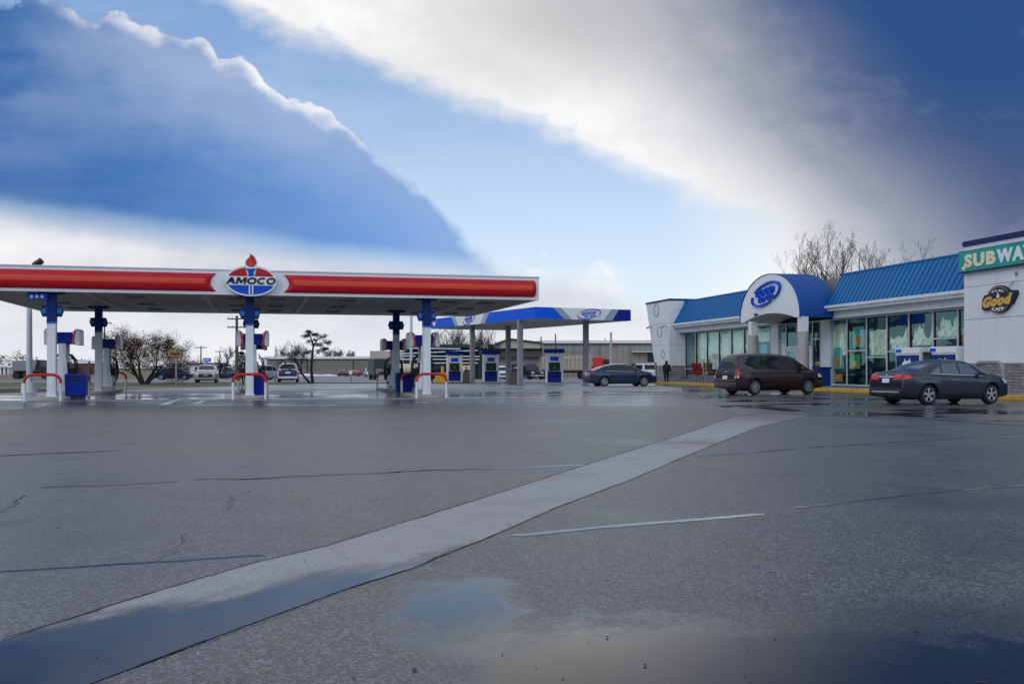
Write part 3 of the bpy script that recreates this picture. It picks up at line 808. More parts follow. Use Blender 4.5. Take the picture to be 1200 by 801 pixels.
# upper red wedges
def wedge(sgn):
    pts = []
    for i in range(15):
        a = R(20) + (R(76) - R(20)) * i / 14
        pts.append((sgn * 0.90 * math.cos(a), 0.52 * math.sin(a)))
    pts.append((sgn * 0.13, 0.175))
    pts[0] = (sgn * 0.83, 0.175)
    pts = [(x, max(z, 0.175)) for x, z in pts]
    return pts if sgn > 0 else pts[::-1]
for s_ in (1, -1): flat(wedge(s_), -0.042, 0.014, 'red_wedge', M['red'])
low = [(0.90 * math.cos(a), 0.53 * math.sin(a)) for a in [R(200) + R(140) * i / 30 for i in range(31)]]
flat([(x, min(z, -0.17)) for x, z in low], -0.042, 0.014, 'blue_bowl', M['blue_mid'])
for x in (-.085, .035): flat([(x, -.17), (x + .05, -.17), (x + .05, -.53), (x, -.53)], -0.05, 0.009, 'white_stripe', M['letter_white'])
flat([(-.20, .47), (.20, .47), (.10, .35), (.10, .175), (-.10, .175), (-.10, .35)], -0.046, 0.018, 'torch', M['blue_mid'])
flat([(x, z) for x, z in flame_outline(0.80, 0, 0.045)], -0.040, 0.014, 'flame', M['red'])
flat([(-.09, .56), (-.155, .66), (-.14, .74), (-.06, .80), (-.02, .90), (.03, .80), (0, .73), (.05, .70), (.09, .80), (.13, .70), (.10, .60), (.05, .56)], -0.047, 0.007, 'flame_heart', M['orange'])
flat([(-.94, -.150), (.94, -.150), (.94, .155), (-.94, .155)], -0.044, 0.012, 'letter_band', M['letter_white'])
tx = MB()
def glyph(kind, x0, w, h=.25):
    def P(u, v): return ((x0 + u * w + (v - .5) * h * .22, -.045, (v - .5) * h))
    def slab(pts): tx.prism([P(*p) for p in pts][::-1], (0, -.02, 0))
    if kind == 'A':
        slab([(0, 0), (.38, 1), (.62, 1), (1, 0), (.74, 0), (.66, .24), (.34, .24), (.26, 0)][::-1])
    elif kind == 'M':
        slab([(0, 0), (0, 1), (.27, 1), (.5, .46), (.73, 1), (1, 1), (1, 0), (.79, 0), (.79, .60), (.58, .10), (.42, .10), (.21, .60), (.21, 0)][::-1])
    else:
        n = 28; a0, a1 = (0, 2 * PI) if kind == 'O' else (R(42), R(318))
        ou = [(.5 + .5 * math.cos(a0 + (a1 - a0) * k / n), .5 + .53 * math.sin(a0 + (a1 - a0) * k / n)) for k in range(n + 1)]
        inn = [(.5 + .29 * math.cos(a0 + (a1 - a0) * k / n), .5 + .27 * math.sin(a0 + (a1 - a0) * k / n)) for k in range(n + 1)]
        for k in range(n): slab([ou[k], ou[k + 1], inn[k + 1], inn[k]])
for kind, x0, w in (('A', -.92, .36), ('M', -.545, .37), ('O', -.15, .36), ('C', .235, .33), ('O', .575, .35)): glyph(kind, x0, w)
tx.build('lettering', M['letter_black'], sg)

def hex_sign(c, nrm_y):
    pass
def column(lx, ly, far):
    """square canopy column, painted navy above, with six-sided pump number boards"""
    c = MB()
    w = 0.16
    c.b2(lx - w, lx + w, ly - w, ly + w, 0.14, 2.93)
    for k in (-.06, .06): c.b2(lx + k - .008, lx + k + .008, ly - w - .006, ly - w, 0.2, 2.9)
    return c
def make_column(lx, ly, label):
    loc = CM @ Vector((lx, ly, 0))
    t = thing('canopy_column', label, 'column', loc, UA, 'columns of the red canopy')
    c = MB(); w = 0.155
    c.b2(-w, w, -w, w, 0.12, 2.93)
    c.b2(-w - .05, w + .05, -w - .05, w + .05, 0.12, 0.16)
    c.build('white_shaft', M['white'], t, 0.015)
    c = MB(); c.b2(-w - .004, w + .004, -w - .004, w + .004, 2.93, ZB + 0.06)
    for k in (-.07, .07): c.b2(k - .01, k + .01, -w - .012, -w - .004, 2.95, 3.9)
    c.build('navy_head', M['blue_col'], t, 0.01)
    c = MB(); c.b2(-w - .006, w + .006, -w - .006, w + .006, 2.86, 2.93); c.build('blue_ring', M['blue_lite'], t)
    c = MB(); c.b2(-.42, .42, -.3, .3, ZB - 0.05, ZB + 0.055); c.build('head_plate', M['blue_col'], t, 0.01)
    for s in (-1, 1):
        h = MB(); hx = s * 0.24
        pts = [(hx - .08, -.08, 3.13), (hx + .10, -.08, 3.13), (hx + .16, -.08, 3.34), (hx + .08, -.08, 3.55), (hx - .08, -.08, 3.55)] if s > 0 else \
              [(hx + .08, -.08, 3.55), (hx - .10, -.08, 3.55), (hx - .16, -.08, 3.34), (hx - .08, -.08, 3.13), (hx + .08, -.08, 3.13)]
        h.prism(pts, (0, .16, 0))
        ho = h.build('number_board', M['blue_col'], t)
        q = MB(); q.b2(hx + s * .03 - .08, hx + s * .03 + .08, -.086, -.0805, 3.26, 3.44); q.build('face', M['blue_lite'], ho)
    return t
CM = Matrix.Translation(C0) @ Matrix.Rotation(UA, 4, 'Z')
cols = [(-4.65, .6, 'front canopy column beside the red hoop nearest the second canopy'),
        (-11.7, .6, 'front canopy column under the oval torch sign'),
        (-18.9, .6, 'front canopy column at the outer island beside the pale lamp pole'),
        (-4.65, 9.9, 'rear canopy column behind the pump nearest the second canopy'),
        (-11.7, 9.9, 'rear canopy column hidden behind the one under the torch sign'),
        (-18.6, 9.9, 'rear canopy column beside the brown crab apple tree')]
proto = None
for lx, ly, lab in cols:
    if proto is None:
        proto = make_column(lx, ly, lab)
    else:
        dup(proto, CM @ Vector((lx, ly, 0)), UA, lab)

def make_island(label):
    t = thing('pump_island', label, 'island', (0, 0, 0), UA, 'raised islands under the red canopy')
    m = MB(); n = 8; pts = []
    for i in range(n + 1):
        a = PI + PI * i / n; pts.append((0.62 * math.cos(a), -0.75 + 0.62 * math.sin(a) * 0.6, 0.0))
    for i in range(n + 1):
        a = PI * i / n; pts.append((0.62 * math.cos(a), 3.55 + 0.62 * math.sin(a) * 0.6, 0.0))
    m.prism(pts, (0, 0, 0.125)); m.build('kerb_slab', M['concrete'], t, 0.02)
    return t
def make_hoop(label):
    t = thing('guard_hoop', label, 'guard rail', (0, 0, 0), UA, 'red topped guard hoops at the pump islands')
    for s in (-1, 1):
        l = MB(); l.cyl((s * .60, 0, 0), (s * .60, 0, 0.66), 0.052, n=14); l.build('leg', M['white'], t)
    top = MB(); pts = [(-.60, 0, .655), (-.60, 0, .70)]
    for i in range(9):
        a = PI - PI / 2 * i / 8; pts.append((-.60 + .30 + .30 * math.cos(a), 0, .72 + .24 * math.sin(a)))
    for i in range(9):
        a = PI / 2 - PI / 2 * i / 8; pts.append((.30 + .30 * math.cos(a), 0, .72 + .24 * math.sin(a)))
    pts += [(.60, 0, .70), (.60, 0, .655)]
    top.tube(pts, 0.055, 14); top.build('top_bar', M['redpaint'], t)
    return t
def make_pump(label):
    t = thing('fuel_pump', label, 'fuel pump', (0, 0, 0), UA, 'fuel pumps under the red canopy')
    m = MB(); m.b2(-.30, .30, -.55, .55, .125, .30); m.build('plinth', M['galv'], t, .01)
    m = MB(); prof = [(-.30, .30), (.30, .30), (.31, .55), (.20, 1.0), (.17, 1.5), (-.17, 1.5), (-.20, 1.0), (-.31, .55)]
    m.prism([(x, -.52, z) for x, z in prof], (0, 1.04, 0)); m.build('cabinet', M['white'], t, .015)
    for s in (-1, 1):                                     # panels face the two lanes
        m = MB(); m.prism([(s * .25, -.40, .86), (s * .25, .40, .86), (s * .21, .40, 1.44), (s * .21, -.40, 1.44)], (s * -.04, 0, 0)) if s > 0 else \
            m.prism([(s * .25, .40, .86), (s * .25, -.40, .86), (s * .21, -.40, 1.44), (s * .21, .40, 1.44)], (.04, 0, 0))
        po = m.build('dispenser_panel', M['dark'], t)
        m = MB(); m.b2(s * .237 - .008, s * .237 + .008, -.25, .25, 1.22, 1.36); m.build('display', M['glass_pale'], po)
        for k in (-.3, 0, .3):
            m = MB(); m.tube([(s * .22, k, 1.75), (s * .42, k, 1.5), (s * .46, k + .05, 1.0), (s * .38, k + .1, .55), (s * .30, k, .9)], .022, 8)
            h = m.build('hose', M['black'], t)
            m = MB(); m.box((s * .30, k, 1.02), (.10, .07, .30)); m.box((s * .33, k, 1.16), (.16, .06, .07)); m.build('nozzle', M['black'], h, .01)
        m = MB(); m.b2(s * .312 - .004, s * .312 + .004, -.5, .5, .36, .52); m.build('blue_kick_panel', M['blue'], t)
    m = MB()
    m.b2(-.13, .13, -.46, -.30, 1.5, 2.16); m.b2(-.13, .13, .30, .46, 1.5, 2.16); m.b2(-.07, .07, -.30, .30, 1.55, 2.1)
    m.build('hose_mast', M['white'], t, .01)
    m = MB(); m.b2(-.48, .48, -.46, .46, 2.14, 2.60); m.build('valance', M['blue'], t, .02)
    for s in (-1, 1):
        m = MB(); x = s * .48
        prof = [(x, 2.10), (x + s * .17, 2.10), (x + s * .17, 2.62), (x + s * .13, 2.72), (x + s * .04, 2.74), (x - s * .10, 2.62)]
        if s < 0: prof = prof[::-1]
        m.prism([(a, -.49, b) for a, b in prof], (0, .98, 0)); m.build('valance_end', M['white'], t, .015)
        m = MB(); pr = [(x - s * .14, 2.13), (x - s * .06, 2.13), (x + s * .05, 2.70), (x - s * .02, 2.68)]
        if s < 0: pr = pr[::-1]
        m.prism([(a, -.496, b) for a, b in pr], (0, .992, 0)); m.build('orange_stripe', M['orange'], t)
    return t
def make_bin(label, name='waste_bin'):
    t = thing(name, label, 'bin', (0, 0, 0), UA, 'blue forecourt bins')
    m = MB(); m.box((0, 0, .50), (.72, .62, .74), 0, 0, 1.06); m.build('body', M['blue'], t, .03)
    m = MB(); m.box((0, 0, .93), (.78, .68, .12), 0, 0, .9); m.build('lid', M['blue'], t, .03)
    m = MB(); m.box((0, -.34, .80), (.42, .02, .12)); m.build('slot', M['black'], t)
    m = MB(); m.b2(-.3, .3, -.26, .26, 0, .13); m.build('foot', M['dark'], t)
    return t
isl = make_island(''); hoop = make_hoop(''); pump = make_pump(''); bin_ = make_bin('')
first = dict(island=True, hoop=True, pump=True, bin=True)
def put(kind, proto_, lx, ly, lab, rz=UA):
    loc = CM @ Vector((lx, ly, 0))
    if first[kind]:
        first[kind] = False; proto_.location = loc; proto_.rotation_euler = (0, 0, rz); proto_['label'] = lab; return proto_
    return dup(proto_, loc, rz, lab)
names = {-4.65: 'on the island nearest the second canopy', -11.7: 'on the island under the torch sign', -18.9: 'on the outermost island by the lamp pole'}
for k, (lx, nm) in enumerate(names.items()):
    put('island', isl, lx, .6, 'front concrete island ' + nm.replace('on the island ', '').replace('on the outermost island ', 'outermost, ').strip())
    put('island', isl, lx + (.3 if k == 2 else 0), 9.9, 'rear concrete island in line with the front one ' + nm.replace('on the island ', '').replace('on the outermost island ', '').strip())
    put('hoop', hoop, lx, -.62 if k != 2 else -1.1, 'red topped hoop at the front end ' + nm)
    put('hoop', hoop, lx + .1, 4.35, 'red hoop just behind the front pump ' + nm)
    put('pump', pump, lx + .12, 2.35, 'front fuel pump with blue valance ' + nm)
    put('pump', pump, lx + (.42 if k == 2 else .12), 11.8, 'rear pump in line with the front one ' + nm)
    put('hoop', hoop, lx + (.42 if k == 2 else .12), 13.9, 'red hoop behind the rear pump ' + nm)
put('bin', bin_, -18.9 + .78, 1.1, 'square blue bin beside the outermost front pump by the lamp pole')
put('bin', bin_, -11.7 + .20, 1.15, 'blue bin tucked behind the column under the torch sign')
put('bin', bin_, -4.98, 4.9, 'large blue bin between two columns nearest the second canopy')
put('bin', bin_, -4.2, 4.6, 'blue bin partly hidden behind the front column nearest the second canopy')
# small hanging board under the soffit
hb = thing('hanging_board', 'small blue board hanging under the red canopy by the outer column', 'sign', CM @ Vector((-19.35, .35, 3.86)), UA)
m = MB(); m.b2(-.34, .34, -.04, .04, -.10, .17); m.build('board', M['blue_mid'], hb, .01)
m = MB()
for k in (-.2, -.02, .16): m.b2(k - .05, k + .05, -.046, -.0405, -.05, .06)
m.build('white_marks', M['letter_white'], hb)

# lamp on the canopy edge + pale lamp poles
def lamp_pole(label, px, py, top, r, head=None, group='pale lamp poles'):
    p = G(px, py)
    t = thing('lamp_pole', label, 'lamp pole', p, 0, group)
    k = p.y / F
    H = CAMH + (HZ - top) * k - p.z
    m = MB(); m.tube([(0, 0, 0.3), (0, 0, H)], [r, r * .75], 14); m.build('shaft', M['lightpole'], t)
    m = MB(); m.tube([(0, 0, 0), (0, 0, .5)], [r * 2.6, r * 2.3], 16); m.build('footing', M['white'], t)
    m = MB(); m.tube([(0, 0, H), (.25, 0, H + .1)], [.05, .05], 8)
    m.tube([(.2, 0, H + .06), (.42, 0, H + .22)], .16, 4); m.tube([(.22, 0, H + .05), (.62, 0, H + .34)], .17, 4)
    o = m.build('lamp_head', M['dark'], t); return t
lamp_pole('tall pale lamp pole rising past the canopy by the outermost pump', 34.5, 459.5, 313, .15)
lamp_pole('slim pale lamp pole standing behind the pump nearest the second canopy', 482, 447.5, 330, .13)

# ------------------------------------------------------------------ the blue and white canopy
D0 = Vector((1.52, 66.0, 0)); UB = R(26.1)
CB = thing('fuel_canopy', 'smaller fuel canopy with bright blue and white fascia beyond the red one', 'canopy', D0, UB)
BW, BL = 7.5, 19.6; BZ0, BZ1 = 4.48, 5.25
DMX = Matrix.Translation(D0) @ Matrix.Rotation(UB, 4, 'Z')
m = MB()
m.b2(0, BW, 0, .12, BZ0, BZ1); m.b2(0, BW, BL - .12, BL, BZ0, BZ1); m.b2(0, .12, .12, BL - .12, BZ0, BZ1); m.b2(BW - .12, BW, .12, BL - .12, BZ0, BZ1)
m.build('fascia', M['white_clean'], CB)
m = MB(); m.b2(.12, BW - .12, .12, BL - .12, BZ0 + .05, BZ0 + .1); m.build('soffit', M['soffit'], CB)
m = MB(); m.b2(.12, BW - .12, .12, BL - .12, BZ1 - .25, BZ1 - .2); m.build('roof_deck', M['steel'], CB)
def onface(face, a0b, a1b, a0t, a1t, name, mt, off):
    """slanted panel on a fascia side; a runs along it from the near corner"""
    z0, z1 = BZ0 - .004, BZ1 + .004
    if face == 'x':
        pts = [(a0b, -off, z0), (a1b, -off, z0), (a1t, -off, z1), (a0t, -off, z1)]; v = (0, off - .001, 0)
    else:
        pts = [(-off, a1b, z0), (-off, a0b, z0), (-off, a0t, z1), (-off, a1t, z1)]; v = (off - .001, 0, 0)
    q = MB(); q.prism(pts, v); return q.build(name, mt, CB)
onface('x', -.012, 2.25, -.012, 1.35, 'blue_panel', M['can_blue'], .012)
onface('x', 2.25, 2.85, 1.35, 1.95, 'grey_panel', M['can_grey'], .012)
onface('x', 6.0, 7.512, 6.55, 7.512, 'blue_panel', M['blue'], .012)
onface('x', 5.3, 6.0, 5.95, 6.55, 'grey_panel', M['can_grey'], .012)
onface('y', -.010, 8.0, -.010, 7.2, 'blue_panel', M['can_blue'], .012)
onface('y', 8.0, 8.8, 7.2, 8.0, 'grey_panel', M['can_grey'], .012)
onface('y', 13.6, 19.6, 14.4, 19.6, 'blue_panel', M['can_blue'], .012)
onface('y', 12.9, 13.6, 13.7, 14.4, 'grey_panel', M['can_grey'], .012)
def swoosh_sign(label, mtx, w, h, d, parent_name='oval_swoosh_sign', board=None, ltr=M['blue_mid'], ring=M['blue_mid']):
    """two lines of lettering inside a tilted open oval; local x right, z up, -y proud"""
    t = thing(parent_name, label, 'sign'); t.matrix_world = mtx
    def arc(a0, a1, rx, rz, tilt, wmax):
        ins, outs = [], []
        n = 36
        for i in range(n + 1):
            f = i / n; a = a0 + (a1 - a0) * f
            ww = wmax * math.sin(PI * (0.08 + .84 * f)) 
            for L_, k in ((ins, -ww / 2), (outs, ww / 2)):
                x, z = (rx + k) * math.cos(a), (rz + k) * math.sin(a)
                L_.append((x * math.cos(tilt) - z * math.sin(tilt), -d, x * math.sin(tilt) + z * math.cos(tilt)))
        return ins, outs
    for a0, a1 in ((R(-62), R(140)), (R(160), R(290))):
        ins, outs = arc(a0, a1, w * .52, h * .47, R(10), h * .10)
        q = MB(); n = len(ins)
        q.add([Vector(p) for p in ins + outs] + [Vector(p) + Vector((0, d, 0)) for p in ins + outs],
              [(i, n + i, n + i + 1, i + 1) for i in range(n - 1)] + [(2 * n + i, 2 * n + i + 1, 3 * n + i + 1, 3 * n + i) for i in range(n - 1)] +
              [(i, i + 1, 2 * n + i + 1, 2 * n + i) for i in range(n - 1)] + [(n + i, 3 * n + i, 3 * n + i + 1, n + i + 1) for i in range(n - 1)])
        q.build('oval_stroke', ring, t)
    q = MB()
    text_into(q, 'GOOD', (-.01 * w, -.002, h * .11), (1, 0, math.sin(R(6))), (0, 0, 1), w * .64, h * .32, d * 1.3, shear=.2, offset=.025, space=1.2)
    text_into(q, 'TO GO', (.02 * w, -.002, -h * .22), (1, 0, math.sin(R(6))), (0, 0, 1), w * .52, h * .23, d * 1.3, shear=.2, offset=.02, space=1.2)
    q.build('lettering', ltr, t)
    return t
swoosh_sign('oval lettered sign on the end fascia of the smaller blue canopy', DMX @ Matrix.Translation((4.15, -.015, 4.87)), 1.75, .66, .02)
swoosh_sign('oval lettered sign on the long fascia of the smaller blue canopy', DMX @ Matrix.Rotation(R(-90), 4, 'Z') @ Matrix.Translation((-10.9, -.015, 4.87)), 2.1, .62, .02)
q = thing('shield_badge', 'tiny pale shield badge at the far end of the blue canopy fascia', 'sign'); q.matrix_world = DMX @ Matrix.Rotation(R(-90), 4, 'Z') @ Matrix.Translation((-18.0, -.016, 4.88))
m = MB(); m.prism([(-.3, -.02, .22), (-.3, -.02, -.05), (0, -.02, -.26), (.3, -.02, -.05), (.3, -.02, .22)][::-1], (0, .02, 0)); m.build('shield', M['letter_white'], q)
m = MB(); m.b2(-.26, .26, -.026, -.021, .08, .18); m.build('red_bar', M['orange'], q)
def steel_col(px, y, label):
    x = (px - 600) / F * y
    t = thing('steel_column', label, 'column', (x, y, 0), UB, 'grey steel columns of the blue canopy')
    m = MB(); m.b2(-.17, .17, -.15, .15, 0.02, BZ0 + .05); m.build('shaft', M['steel'], t, .015)
    m = MB(); m.b2(-.28, .28, -.28, .28, 0, .025); m.build('base_plate', M['dark'], t)
    return t
sc = steel_col(609.5, 68.3, 'grey steel column at the near corner of the blue canopy')
for px, y, lab in ((686.5, 70.8, 'grey steel column behind the blue saloon car'), (553.5, 77.5, 'grey steel column beside the stubby brown bin and yellow block'),
                   (595.5, 79.0, 'grey steel column just behind the near corner column')):
    dup(sc, ((px - 600) / F * y, y, 0), UB, lab)
def make_pump2(label):
    t = thing('fuel_pump', label, 'fuel pump', (0, 0, 0), 0, 'boxy pumps under the blue canopy')
    m = MB(); m.b2(-.72, .72, -.45, .45, 0, .12); m.build('plinth', M['concrete'], t, .02)
    for s in (-1, 1):
        m = MB(); m.b2(s * .58 - .08, s * .58 + .08, -.3, .3, .12, 2.32); m.build('side_post', M['white'], t, .02)
    m = MB(); m.b2(-.50, .50, -.26, .26, .95, 2.25); m.build('panel', M['white'], t)
    m = MB(); m.b2(-.50, .50, -.32, .32, .12, .95); m.build('blue_base', M['blue'], t, .01)
    m = MB(); m.b2(-.76, .76, -.38, .38, 2.32, 2.62); m.build('blue_head', M['blue'], t, .02)
    m = MB(); m.b2(-.30, .30, -.275, -.262, 1.72, 2.05); m.build('display', M['blue_mid'], t)
    m = MB(); m.b2(-.42, .42, -.272, -.261, 1.0, 1.62); m.build('nozzle_panel', M['dark'], t)
    for k in (-.3, -.1, .1, .3):
        m = MB(); m.tube([(k, -.27, 1.5), (k + .03, -.42, 1.35), (k + .05, -.45, .8), (k, -.36, .55), (k - .05, -.30, 1.1)], .022, 6); m.build('hose', M['black'], t)
    m = MB(); m.b2(-.06, .06, -.282, -.273, 1.15, 1.35); m.build('sticker', M['poster_green'], t)
    return t
p2 = make_pump2('boxy white and blue pump nearest the saloon car, panel fully in view')
y = 74.0; p2.location = ((649.5 - 600) / F * y, y, 0)
for px, y, lab in ((575, 80.5, 'boxy blue pump between two grey columns with a green sticker'), (532.5, 83.5, 'boxy blue pump beside the yellow block, farthest along the canopy')):
    dup(p2, ((px - 600) / F * y, y, 0), R(6), lab)
def stub_bin(px, y, label, name='aggregate_bin'):
    t = thing(name, label, 'bin', ((px - 600) / F * y, y, 0), R(10), 'stubby brown bins under the blue canopy')
    m = MB(); m.box((0, 0, .48), (.75, .7, .92), 0, 0, .72); m.build('body', M['brown_can'], t, .03)
    m = MB(); m.box((0, 0, 1.0), (.52, .5, .12), 0, 0, .8); m.build('lid', M['dark'], t, .02)
    return t
sb = stub_bin(602.3, 72.0, 'stubby brown bin between the two near grey columns')
dup(sb, ((547.5 - 600) / F * 78, 78, 0), R(10), 'stubby brown bin beside the grey column near the yellow block')
yb = thing('yellow_block', 'low yellow concrete block with a yellow post beside a blue pump', 'barrier', ((517 - 600) / F * 80, 80, 0), R(8))
m = MB(); m.box((0, 0, .42), (1.0, .6, .84), 0, 0, .9); m.build('block', M['yellow'], yb, .03)
m = MB(); m.cyl((.15, .5, 0), (.15, .5, 1.35), .13); m.build('post', M['yellow'], yb)
yb2 = thing('yellow_bollard', 'single yellow bollard beside the stubby bin at the far pump', 'bollard', ((546 - 600) / F * 82, 82, 0))
m = MB(); m.cyl((0, 0, 0), (0, 0, 1.25), .12); m.ball((0, 0, 1.25), .12); m.build('post', M['yellow'], yb2)
# ------------------------------------------------------------------ the shop
T0 = Vector((19.8, 43.6, 0)); US = R(102.1)
SMX = Matrix.Translation(T0) @ Matrix.Rotation(US, 4, 'Z')
DS = Vector((-.2096, .978)); NS = Vector((-.978, -.2096))
def tpx(px, yo):
    s = (px - 600) / F
    return (T0.x + NS.x * yo - s * (T0.y + NS.y * yo)) / (-DS.x + s * DS.y)
def SL(x, y, z=0.0): return SMX @ Vector((x, y, z))
# local axes: x along the front (larger = farther from the camera), y out towards the lot, z up
ST = thing('convenience_store', 'long white petrol station shop with blue ribbed mansard roof and stone base', 'shop', T0, US)
YW = -1.3                                            # glazing line
FL = 0.15
TB = tpx(784.4, 0)                                   # where the far end block starts
# sidewalk + kerb are part of the setting
m = MB(mtx=SMX); m.b2(-7.5, TB + 8.5, -5.5, 1.62, -.1, FL); tag(m.build('sidewalk', M['walk']), kind='structure')
m = MB(mtx=SMX); m.b2(-7.5, TB + 8.5, 1.62, 1.80, -.1, FL + .004)
tag(m.build('yellow_kerb', M['kerb_yellow'], None, .025), kind='structure')
m = MB(mtx=SMX)
for k in range(-2, 16): m.b2(k * 3.0, k * 3.0 + .012, 1.45, 1.806, -.05, FL + .0065)
tag(m.build('kerb_joint', M['crack']), kind='structure')

# near block carrying the big sign: core with courses that leave shadow gaps
def courses(mb, x0, x1, y0, y1, zs, gap=.018):
    for a, b in zip(zs, zs[1:]): mb.b2(x0, x1, y0, y1, a + gap / 2, b - gap / 2)
m = MB(); courses(m, -7.0, 0, -8, 0, [1.42, 3.30, 4.72, 6.5]); m.build('sign_block_wall', M['stucco'], ST)
m = MB(); m.b2(-6.97, -.03, -8, -.03, .15, 6.45); m.build('block_core', M['dark'], ST)
m = MB(); m.b2(-7.06, .06, -8, .07, FL, 1.36); m.build('stone_base', M['stone'], ST)
m = MB(); m.b2(-7.08, .08, -8, .11, 1.36, 1.43); m.build('stone_ledge', M['concrete'], ST, .01)
m = MB(); m.b2(-7.08, .05, -8, .06, 6.5, 6.72); m.build('parapet_cap', M['navy'], ST, .01)
# far end block: the outer edge leans outwards
zt = 6.52
xb_, xt_ = tpx(768.5, 0), tpx(757.2, 0)
def lean(z): return xb_ + (xt_ - xb_) * max(0, (z - .9)) / (zt - .9)
m = MB()
zs = [1.40, 3.05, 4.75, zt]
for a, b in zip(zs, zs[1:]):
    a += .009; b -= .009
    m.prism([(TB, 0, a), (lean(a), 0, a), (lean(b), 0, b), (TB, 0, b)][::-1], (0, -6, 0))
m.build('end_block_wall', M['stucco'], ST)
m = MB(); m.prism([(TB + .03, -.03, .2), (lean(.2) - .03, -.03, .2), (lean(6.4) - .03, -.03, 6.4), (TB + .03, -.03, 6.4)][::-1], (0, -5.9, 0)); m.build('block_core', M['dark'], ST)
m = MB(); m.b2(TB - .05, xb_ + .05, -6, .06, FL, 1.36); m.build('stone_base', M['stone'], ST)
m = MB(); m.b2(TB - .07, xb_ + .07, -6, .10, 1.36, 1.42); m.build('stone_ledge', M['concrete'], ST, .01)
m = MB(); m.b2(TB - .06, xt_ + .06, -6, .06, zt, zt + .14); m.build('parapet_cap', M['navy'], ST, .01)
for px, py, rz, rx in ((769.3, 363.3, .56, .62), (773, 388.6, .44, .56), (777, 415, .34, .34)):
    tx_ = tpx(px, 0); Y = SL(tx_, 0).y; z = CAMH + (HZ - py) / F * Y
    m = MB(); m.lathe([(.86, 0), (.86, .03), (1.0, .03), (1.0, 0)], (0, 0, 0), 'y', 32)
    m.v = [Vector((tx_ + v.x * rx, .0 + v.y, z + v.z * rz)) for v in m.v]
    ro = m.build('round_relief', M['steel'], ST)
    m = MB(); m.prism([(tx_ + .85 * rx * math.cos(a), .006, z + .85 * rz * math.sin(a)) for a in [2 * PI * i / 28 for i in range(28)]], (0, -.005, 0)); m.build('relief_face', M['stucco'] if rz < .5 else M['lightpole'], ro)
for px, py in ((764.5, 384), (782, 383)):
    tx_ = tpx(px, 0); Y = SL(tx_, 0).y; z = CAMH + (HZ - py) / F * Y
    m = MB(); m.tube([(tx_, 0, z), (tx_, .25, z + .12), (tx_, .4, z + .05)], .04, 8); m.box((tx_, .42, z - .02), (.22, .16, .12)); m.build('wall_lamp', M['steel'], ST)
# roof: two mansard runs with standing seams
AX0, AX1 = tpx(937.2, 1.33), tpx(867.6, 1.33)        # ends of the arched porch
AXc = (AX0 + AX1) / 2
def mansard(x0, x1):
    ye, ze, yr, zr = .30 - .0, 4.66, YW, 6.42
    ye = -.30
    m = MB(); m.prism([(x0, ye, ze), (x0, yr, zr), (x0, yr - .3, zr), (x0, yr - .3, ze)], (x1 - x0, 0, 0)); ro = m.build('mansard_roof', M['roof_blue'], ST)
    m = MB(); x = x0 + .2
    dy, dz_ = yr - ye, zr - ze; L_ = math.hypot(dy, dz_); nx, nz = dz_ / L_, -dy / L_
    while x < x1 - .05:
        o = .032
        m.prism([(x, ye, ze), (x, yr, zr), (x, yr + nx * o, zr + nz * o), (x, ye + nx * o, ze + nz * o)], (.035, 0, 0)); x += .41
    m.build('standing_seam', M['roof_seam'], ro)
    m = MB(); m.b2(x0, x1, yr - .32, yr + .05, zr, zr + .07); m.build('ridge_cap', M['blue_lite'], ro)
    m = MB(); m.b2(x0, x1, ye - .02, ye + .12, ze - .145, ze - .003); m.build('gutter', M['white'], ro, .01)
    m = MB(); m.b2(x0, x1, YW - .2, ye - .02, ze - .30, ze - .16); m.build('eave_soffit', M['white'], ST)
    m = MB(); m.b2(x0, x1, YW - .05, -.72, 3.98, ze - .30); m.build('header_beam', M['stucco'], ST)
mansard(.01, AX0 - .0 + .1)
mansard(AX1 - .1, TB - .01)
# flat roof, back and inner walls, floor of the shop
m = MB(); m.b2(0, TB, -9, YW - .3, 4.36, 4.5); m.b2(AX0 + .1, AX1 - .1, YW - .3, YW - .28, 4.5, 6.3); m.build('roof_slab', M['steel'], ST)
m = MB(); m.b2(0, TB, -6.1, -6, FL, 4.36); m.build('back_wall', M['interior'], ST)
m = MB(); m.b2(0, TB, -6, YW - .06, FL - .02, FL + .012); m.build('shop_floor', M['shop_floor'], ST)
m = MB()
for k in range(9): m.b2(2 + k * 3.6, 4.6 + k * 3.6, -5.2, -4.5, FL + .012, 1.9)
m.build('shelving', M['interior'], ST)
# porch
m = MB()
YF, YB2 = 1.33, -.9
ZA, RA = 4.03, 2.70
hw = (AX1 - AX0) / 2
n = 40
face = [(AXc + hw * math.cos(PI * i / n), YF, ZA + RA * math.sin(PI * i / n) ** .92) for i in range(n + 1)]
cut = [(AXc - hw + .55 + (2 * hw - 1.1) * i / 20, YF, ZA + .40 * math.sin(PI * i / 20) ** .8) for i in range(21)]
m.prism(face + cut, (0, -.20, 0)); m.build('porch_face', M['white_clean'], ST)
m = MB()
def bar(a, b):
    an = PI * a; k = 1.012
    return (AXc + hw * k * math.cos(an), YF + .05 + (YB2 - YF - .05) * b, ZA + RA * k * math.sin(an) ** .92)
m.grid(bar, 48, 1)
def bar2(a, b):
    an = PI * a; k = .985
    return (AXc + hw * k * math.cos(an), YF - .03 + (YB2 - YF + .03) * (1 - b), ZA + RA * k * math.sin(an) ** .92)
m.grid(bar2, 48, 1)
def barlip(a, b):
    an = PI * a; k = 1.012 - .027 * b
    return (AXc + hw * k * math.cos(an), YF + .05 - .08 * b, ZA + RA * k * math.sin(an) ** .92)
m.grid(barlip, 48, 1)
m.build('barrel_roof', M['barrel'], ST, angle=30)
m = MB()
